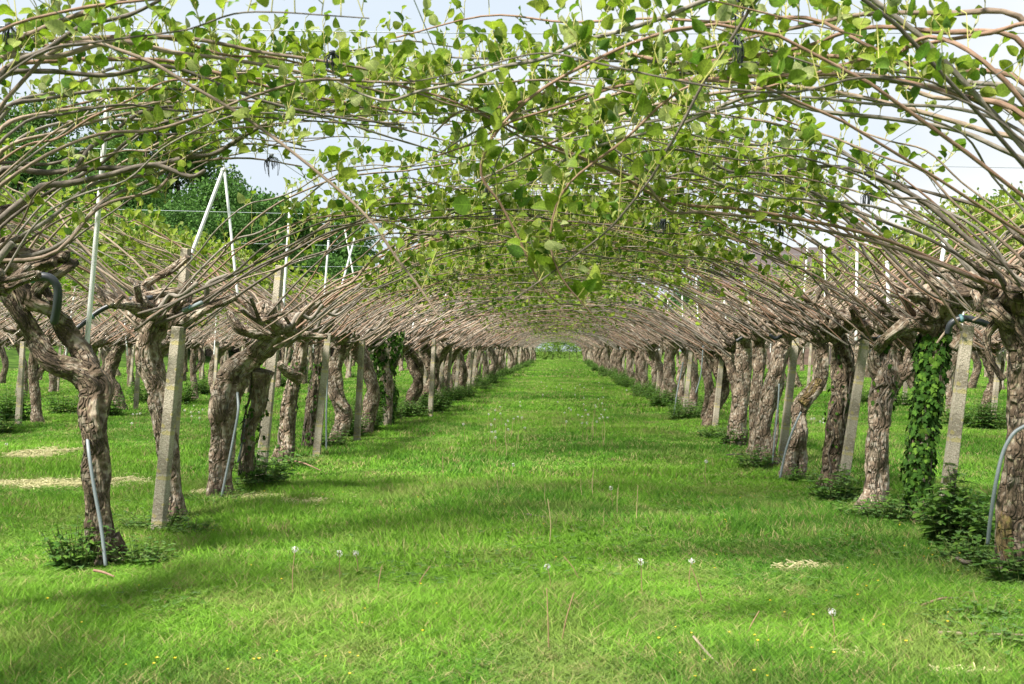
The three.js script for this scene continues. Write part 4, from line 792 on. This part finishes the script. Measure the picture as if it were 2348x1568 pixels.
// ---------------------------------------------------------------- dandelion clocks, yellow flowers, twigs
{
  const fluff = new THREE.MeshPhysicalMaterial({ color: new THREE.Color().setRGB(0.8, 0.8, 0.78), roughness: 1, transmission: 0.5, thickness: 0, side: THREE.DoubleSide });
  const stalk = new THREE.MeshStandardMaterial({ color: new THREE.Color().setRGB(0.3, 0.2, 0.11), roughness: 0.7 }), seedM = new THREE.MeshStandardMaterial({ color: new THREE.Color().setRGB(0.2, 0.15, 0.09), roughness: 0.9 });
  const make = (seed, h) => {
    const R = rng(seed), t = new THREE.Group(); t.name = 'dandelion'; tag(t, '', 'dandelion');
    const top = V(gauss(R) * 0.03, h, gauss(R) * 0.03); part('stalk', limb([V(0, -0.01, 0), V(gauss(R) * 0.015, h * 0.5, 0), top], [0.0028, 0.0022, 0.002], 8, 5), stalk, t);
    part('seed_core', new THREE.IcosahedronGeometry(0.0055, 1).translate(top.x, top.y, top.z), seedM, t);
    const g = []; for (let k = 0; k < 36; k++) { const o = randUnit(R), q = top.clone().addScaledVector(o, 0.016 + 0.003 * R()); const a = new THREE.CircleGeometry(0.004, 5); a.lookAt(o); a.translate(q.x, q.y, q.z); g.push(a); }
    part('seed_head', mergeGeometries(g), fluff, t); return t;
  };
  const P = [make(1, 0.2), make(2, 0.26), make(3, 0.15)], R = rng(10);
  const put = (u, v, dBase, label, group) => { // v is the height of the head in the view
    const h = [0.2, 0.26, 0.15], k = Math.floor(R() * 3), p = onGround(u, v), r = ray(u, v), tt = (EYE - h[k]) / -r.y, q = r.multiplyScalar(tt).add(camera.position);
    copyOf(P[k], label, group, [q.x, groundY(q.x, q.z), q.z], R() * 6.28);
  };
  for (const [u, v, l] of [[1261, 1290, 'dandelion clock in the middle of the foreground grass'], [1472, 1283, 'dandelion clock right of the middle foreground one'], [1580, 1288, 'dandelion clock farther right in the foreground'], [1912, 1408, 'dandelion clock near the lower right corner'], [820, 1260, 'right one of two dandelion clocks, left foreground'], [780, 1264, 'left one of two dandelion clocks, left foreground'], [672, 1262, 'lone dandelion clock left of the foreground pair'], [1174, 1068, 'brighter dandelion clock of a small group in the lane'], [1404, 1113, 'lone dandelion clock right of the lane middle'], [1617, 1057, 'dandelion clock near the right row'], [18, 1015, 'dandelion clock at the left edge'], [2188, 1018, 'left one of two dandelion clocks beyond the first right post'], [2200, 1019, 'right one of two dandelion clocks beyond the first right post'], [1064, 976, 'lone dandelion clock left of the lane clusters'], [1128, 995, 'lowest dandelion clock of the left lane cluster']]) put(u, v, 0, l, null);
  for (const [cu, cv, su, sv, n, w] of [[1165, 960, 45, 40, 17, 'left lane cluster'], [1345, 945, 55, 35, 24, 'right lane cluster'], [440, 945, 60, 20, 13, 'grass behind the second left vine'], [270, 960, 60, 15, 6, 'grass right of the twisted left vine'], [1300, 890, 90, 15, 14, 'far middle of the lane'], [1870, 960, 60, 12, 6, 'grass behind the right row']])
    for (let i = 0; i < n; i++) put(cu + gauss(R) * su, cv + gauss(R) * sv, 0, `small white dandelion clock of the ${w}`, `dandelion clocks of the ${w}`);
  // bare brown stalks
  for (const [u, v, l, tilt, lab] of [[1258, 1505, 0.3, -0.03, 'tall bare reddish stalk under the middle dandelion clock'], [1285, 1480, 0.24, 0.25, 'leaning brown stalk right of the tall bare one'], [1612, 1390, 0.2, -0.3, 'leaning brown stalk under the right dandelion clock'], [865, 1365, 0.16, 0.15, 'short brown stalk in the left foreground'], [955, 1350, 0.13, 0.6, 'bent dark stalk in the left foreground'], [1016, 1100, 0.25, -0.03, 'thin pale stalk left of the lane middle'], [1330, 1330, 0.14, -0.7, 'bent brown stalk above the middle'], [1705, 1470, 0.14, 0.5, 'kinked brown stalk right of the middle foreground']]) {
    const p = onGround(u, v), m = new THREE.Mesh(limb([V(0, -0.01, 0), V(tilt * l * 0.4, l * 0.5, 0.01), V(tilt * l, l, 0)], [0.0035, 0.003, 0.0025], 8, 5), stalk); m.name = numbered('dry_stalk'); m.position.set(p.x, 0, p.z); scene.add(m); tag(m, lab, 'stalk');
  }
  const st = new THREE.Mesh(limb([V(0, -0.01, 0), V(0.012, 0.13, 0.01), V(0.004, 0.27, 0)], [0.0032, 0.0028, 0.0022], 8, 5), new THREE.MeshStandardMaterial({ color: new THREE.Color().setRGB(0.42, 0.33, 0.18), roughness: 0.7 })); st.name = 'dry_stalk'; tag(st, '', 'stalk');
  for (let i = 0; i < 30; i++) { const a = i % 3, q = onGround([1170, 1350, 1330][a] + gauss(R) * [40, 60, 150][a], [1010, 990, 1120][a] + Math.abs(gauss(R)) * [30, 40, 110][a]); const c = copyOf(st, 'thin pale dandelion stalk without a head along the middle of the lane', 'headless dandelion stalks in the lane', [q.x, groundY(q.x, q.z), q.z], R() * 6, 0.6 + 0.6 * R()); c.rotation.z = 0.2 * gauss(R); }
  const petals = []; for (let k = 0; k < 5; k++) { const g = leafGeo(0.9, 0.3, -0.3, 0.9, 3); g.scale(0.0075, 0.0075, 0.0075); g.rotateX(-1.1); g.rotateY(k * 1.2566); petals.push(g); }
  const list = []; for (let i = 0; i < 230; i++) { const d = 4.3 + 8 * Math.pow(R(), 1.6), x = (R() * 2 - 1) * 0.5 * d; if (noise3(x * 1.2, 5, d * 1.2) < -0.1 || Math.abs(x) > 2.7) continue; const m = new THREE.Matrix4().makeRotationY(R() * 6); const s = 0.8 + 0.6 * R(); m.scale(V(s, s, s)); m.setPosition(x, groundY(x, -d) + 0.05 + 0.05 * R(), -d); list.push({ m }); }
  const bc = instanced(numbered('yellow_flowers'), mergeGeometries(petals), new THREE.MeshStandardMaterial({ color: new THREE.Color().setRGB(0.75, 0.56, 0.02), roughness: 0.5, side: THREE.DoubleSide }), list, scene); tag(bc, 'tiny yellow flowers scattered in the foreground grass', 'flowers', null, 'stuff');
  const twig = (pts, r, label, mat = CANE[1]) => { const P2 = pts.map(([u, v, y]) => { const p = onGround(u, v); p.y = groundY(p.x, p.z) + y; return p; }), b = P2[0].clone(), m = new THREE.Mesh(limb(P2.map((p) => p.sub(b)), [r, r * 0.9, r * 0.5], 14, 6, { tile: 0.3 }), mat); m.name = numbered('fallen_twig'); m.position.copy(b); m.castShadow = true; scene.add(m); tag(m, label, 'twig'); };
  twig([[2150, 1478, 0.05], [2240, 1480, 0.045], [2360, 1482, 0.05]], 0.011, 'pale cut stick lying in the lower right corner');
  twig([[2110, 1418, 0.04], [2160, 1408, 0.06], [2200, 1400, 0.05]], 0.008, 'thin twig above the pale cut stick', CANE[3]);
  twig([[1590, 1498, 0.06], [1625, 1535, 0.05], [1660, 1555, 0.03]], 0.006, 'thin bent twig at the bottom edge', CANE[1]);
  twig([[1200, 1192, 0.05], [1260, 1198, 0.045], [1330, 1196, 0.04]], 0.011, 'dark brown stick in a bare spot of the lane, left one', CANE[2]);
  twig([[1290, 1205, 0.045], [1360, 1205, 0.045], [1415, 1212, 0.04]], 0.008, 'brown stick in a bare spot of the lane, right one', CANE[3]);
  twig([[2195, 1300, 0.05], [2215, 1310, 0.055], [2235, 1306, 0.05]], 0.016, 'short dark stick left of the right edge vine', CANE[2]);
  twig([[660, 1068, 0.07], [690, 1072, 0.06], [735, 1082, 0.04]], 0.01, 'stick lying by the weeds right of the elbow vine', CANE[3]);
  twig([[1665, 1052, 0.05], [1700, 1052, 0.06], [1742, 1055, 0.06]], 0.009, 'stick lying left of the broad right vine', CANE[2]);
  twig([[215, 1332, 0.06], [235, 1336, 0.06], [262, 1342, 0.05]], 0.009, 'reddish splinter in front of the twisted left vine', CANE[3]);
}

// ---------------------------------------------------------------- far background: wooded rise, trees, house, hedge
{
  const hillY = (x, z) => 15 * sstep(-22, -75, x + 0.0 * z) * sstep(-50, -120, z) + 2 * noise3(x * 0.03, 1, z * 0.03) * sstep(-30, -60, x);
  const xs = 50, zs = 40, pos = [], uv = [], idx = [];
  for (let j = 0; j <= zs; j++) for (let i = 0; i <= xs; i++) { const x = -260 + 245 * i / xs, z = -60 - 260 * j / zs; pos.push(x, Math.max(-0.3, hillY(x, z) - 0.3), z); uv.push(x / 6, z / 6); }
  for (let j = 0; j < zs; j++) for (let i = 0; i < xs; i++) { const a = j * (xs + 1) + i; idx.push(a, a + 1, a + xs + 1, a + 1, a + xs + 2, a + xs + 1); }
  const g = new THREE.BufferGeometry(); g.setAttribute('position', new THREE.Float32BufferAttribute(pos, 3)); g.setAttribute('uv', new THREE.Float32BufferAttribute(uv, 2)); g.setIndex(idx); g.computeVertexNormals();
  const hill = new THREE.Mesh(g, new THREE.MeshPhysicalMaterial({ specularIntensity: 0.05, map: texture(128, 128, (u, v) => lin(...mix3([0.03, 0.06, 0.012], [0.06, 0.11, 0.02], sstep(-0.3, 0.3, fbm(u * 8, v * 8, 3, 4, 8, 8)))), true), roughness: 1 })); hill.name = 'hill'; hill.userData.kind = 'structure'; scene.add(hill);

  const crownMat = leafMat(1, 1, 1, null); crownMat.transmission = 0.25; crownMat.roughness = 1;
  const clump = (seed, n, s) => { const R = rng(seed), l = []; for (let k = 0; k < n; k++) { const f = leafGeo(0.8, 0.2, 0.2, 0.75, 2); f.applyMatrix4(leafMatrix(randUnit(R).multiplyScalar(s * Math.cbrt(R())), randUnit(R), V(0, 1, 0).addScaledVector(randUnit(R), 0.9), s * 0.42)); l.push(f); } return mergeGeometries(l); };
  const CL = [clump(1, 16, 0.55), clump(2, 16, 0.55)];
  const barkFar = BARK[1];
  const tree = (seed, h, w, tone, kind) => {
    const R = rng(seed), t = new THREE.Group(); t.name = kind === 'conifer' ? 'conifer' : 'tree'; tag(t, '', 'tree');
    const th = h * 0.55; part('trunk', limb([V(0, -0.5, 0), V(gauss(R) * 0.3, th * 0.5, 0), V(gauss(R) * 0.6, kind === 'conifer' ? h * 0.95 : th, gauss(R) * 0.4)], [h * 0.028, h * 0.022, h * 0.008], 10, 8), barkFar, t);
    const blobs = [], nb = kind === 'conifer' ? 12 : 15;
    for (let k = 0; k < nb; k++) {
      if (kind === 'conifer') { const f = 0.2 + 0.78 * k / nb; blobs.push([V(gauss(R) * w * 0.3 * (1.1 - f), h * f, gauss(R) * w * 0.3 * (1.1 - f)), w * (1.08 - f) * 0.75, 0.5]); }
      else { const a = R() * 6.28, f = 0.32 + 0.6 * R(), rr = w * Math.sin(Math.PI * clamp((f - 0.15) / 0.9, 0.1, 1)) * 0.62; const p = V(Math.cos(a) * rr, h * f, Math.sin(a) * rr); blobs.push([p, w * (0.28 + 0.2 * R()), 0.8]); part('limb', limb([V(0, th * 0.6, 0), p.clone().multiplyScalar(0.5).setY(h * f * 0.75), p], [h * 0.01, h * 0.006, h * 0.003], 5, 5), barkFar, t); }
    }
    const lists = [[], []];
    for (const [p, r, fl] of blobs) for (let k = 0; k < 62; k++) {
      const q = randUnit(R), o = p.clone().add(q.multiplyScalar(r * (0.45 + 0.6 * R())).multiply(V(1, fl, 1))), m = new THREE.Matrix4().makeRotationFromEuler(new THREE.Euler(R() * 6, R() * 6, R() * 6)), s = 0.75 + 0.7 * R(); m.scale(V(s, s, s)); m.setPosition(o);
      lists[k & 1].push({ m, c: new THREE.Color().setRGB(...mix3(tone[0], tone[1], R())) });
    }
    lists.forEach((l, i) => instanced('crown', CL[i], crownMat, l, t));
    return t;
  };
  const dark = [[0.04, 0.105, 0.02], [0.085, 0.185, 0.034]], mid = [[0.055, 0.13, 0.022], [0.11, 0.21, 0.04]], black = [[0.012, 0.03, 0.014], [0.025, 0.055, 0.02]];
  const T = [tree(1, 15, 5.2, mid), tree(2, 13, 5.5, dark), tree(3, 17, 6, mid), tree(4, 14, 6, dark)], C = [tree(5, 17, 3.6, black, 'conifer'), tree(6, 14, 4, black, 'conifer')];
  const R = rng(99), put = (p, u, vTop, d, h, label, group) => { const q = at(u, vTop, d), s = clamp((q.y - Math.max(0, hillY(q.x, q.z))) / h, 0.5, 1.7); copyOf(p, label, group, [q.x, q.y - h * s, q.z], R() * 6.28, s); };
  const H = [15, 13, 17, 14];
  for (const [u, v, d, k, l] of [[-60, 240, 105, 2, 'tall tree at the left edge of the wooded rise'], [110, 225, 110, 0, 'airy tree left of the nearest white pole'], [330, 215, 112, 2, 'airy tree right of the nearest white pole'], [230, 300, 104, 0, 'tree right behind the nearest white pole'], [430, 300, 118, 0, 'tree left of the upside down V of poles'], [20, 330, 95, 1, 'dark tree low at the left edge']]) put(T[k], u, v, d, H[k], l, null);
  for (const [u, v, d] of [[120, 390, 92], [230, 400, 94], [340, 390, 96], [450, 380, 100], [540, 370, 106], [610, 385, 112], [690, 420, 112], [760, 450, 118], [480, 450, 96], [570, 455, 98], [650, 480, 102], [840, 500, 125], [920, 540, 130], [1000, 580, 135], [720, 520, 105], [380, 470, 90], [280, 480, 88], [180, 490, 88], [80, 470, 88], [-20, 450, 88], [1080, 620, 140], [800, 560, 110], [880, 600, 118]]) put(T[R() < 0.6 ? 1 : 3], u, v + (u > 420 ? 45 : 10), d, 13.5, 'dark green tree of the dense wood on the left rise', 'trees of the wood on the left rise');
  for (const [u, v, d, l] of [[2250, 438, 150, 'dark conifer at the right, left of the edge pair'], [2345, 452, 145, 'dark conifer at the right edge'], [2400, 430, 150, 'dark conifer past the right edge']]) put(C[0], u, v, d, 17, l, null);
  for (const [u, v, d] of [[2180, 505, 150], [2290, 490, 155], [2080, 560, 150], [2000, 590, 155], [1600, 640, 160], [1500, 680, 165], [1400, 700, 165], [1340, 715, 168], [1280, 720, 170], [1200, 700, 165], [1130, 680, 160], [1680, 610, 160], [2340, 520, 140], [2420, 500, 140]]) put(T[1 + 2 * (R() < 0.5)], u, v, d, 13.5, 'distant tree beyond the end of the rows', 'distant trees beyond the rows');

  { const RH = rng(12), hg = thing('hedge', 'light green hedge closing the far end of the lane', 'hedge', [0, 0, -131]), l = [[], []]; part('stems', mergeGeometries([...Array(24)].map((_, k) => limb([V(-12 + k, -0.1, 0), V(-12 + k + gauss(RH) * 0.4, 2.2, 0.3 * gauss(RH))], [0.06, 0.02], 3, 5))), barkFar, hg);
    for (let k = 0; k < 1500; k++) { const m = new THREE.Matrix4().makeRotationFromEuler(new THREE.Euler(RH() * 6, RH() * 6, RH() * 6)), x = (RH() * 2 - 1) * 12.5; m.scale(V(0.6, 0.6, 0.6)); m.setPosition(x, 0.1 + (2.6 + 0.7 * noise3(x * 0.6, 3, 1)) * RH(), gauss(RH) * 0.9); l[k & 1].push({ m, c: new THREE.Color().setRGB(...mix3([0.1, 0.21, 0.03], [0.22, 0.33, 0.06], RH())) }); }
    l.forEach((a, i) => instanced('foliage', CL[i], crownMat, a, hg)); }

  // the house beyond the right rows
  const wallM = new THREE.MeshStandardMaterial({ map: texture(128, 128, (u, v) => lin(...mix3([0.09, 0.06, 0.05], [0.15, 0.1, 0.085], sstep(-0.3, 0.3, fbm(u * 16, v * 32, 3, 3, 16, 32)))), true), roughness: 0.95 });
  const roofM = new THREE.MeshStandardMaterial({ color: new THREE.Color().setRGB(0.07, 0.055, 0.055), roughness: 0.9 }), glassM = new THREE.MeshStandardMaterial({ color: new THREE.Color().setRGB(0.05, 0.06, 0.07), roughness: 0.08 });
  const p = at(1830, 790, 92), h = thing('house', 'dark brown house half hidden behind the right rows', 'house', [p.x, 0, p.z]);
  part('wall', new THREE.BoxGeometry(13, 6.4, 8).translate(0, 3.2, 0), wallM, h);
  const sh = new THREE.Shape([new THREE.Vector2(-4.6, 6.3), new THREE.Vector2(4.6, 6.3), new THREE.Vector2(0, 9.8)]), rg = new THREE.ExtrudeGeometry(sh, { depth: 13.8, bevelEnabled: false }); rg.rotateY(Math.PI / 2); rg.translate(-6.9, 0, 0);
  const roof = part('roof', rg, roofM, h); part('chimney', new THREE.BoxGeometry(0.9, 2.4, 0.9).translate(3.6, 9.6, 0), wallM, roof);
  for (const [x, y] of [[-4.6, 4.4], [-1.6, 4.4], [1.6, 4.4], [4.6, 4.4], [-4.6, 1.6], [-1.6, 1.6], [4.6, 1.6]]) {
    const w = part('window', mergeGeometries([[-0.55, 0, 0.08, 1.4], [0.55, 0, 0.08, 1.4], [0, 0.7, 1.18, 0.08], [0, -0.7, 1.18, 0.08], [0, 0, 0.06, 1.32]].map(([a, b, ww, hh]) => new THREE.BoxGeometry(ww, hh, 0.12).translate(x + a, y + b, 4.05))), white, h);
    part('pane', new THREE.BoxGeometry(1.02, 1.32, 0.03).translate(x, y, 4.03), glassM, w);
  }
  const door = part('door', new THREE.BoxGeometry(1, 2.1, 0.1).translate(1.6, 1.05, 4.05), roofM, h); part('handle', new THREE.BoxGeometry(0.05, 0.2, 0.06).translate(1.95, 1.05, 4.12), capMat, door);
}
renderer.render(scene, camera);
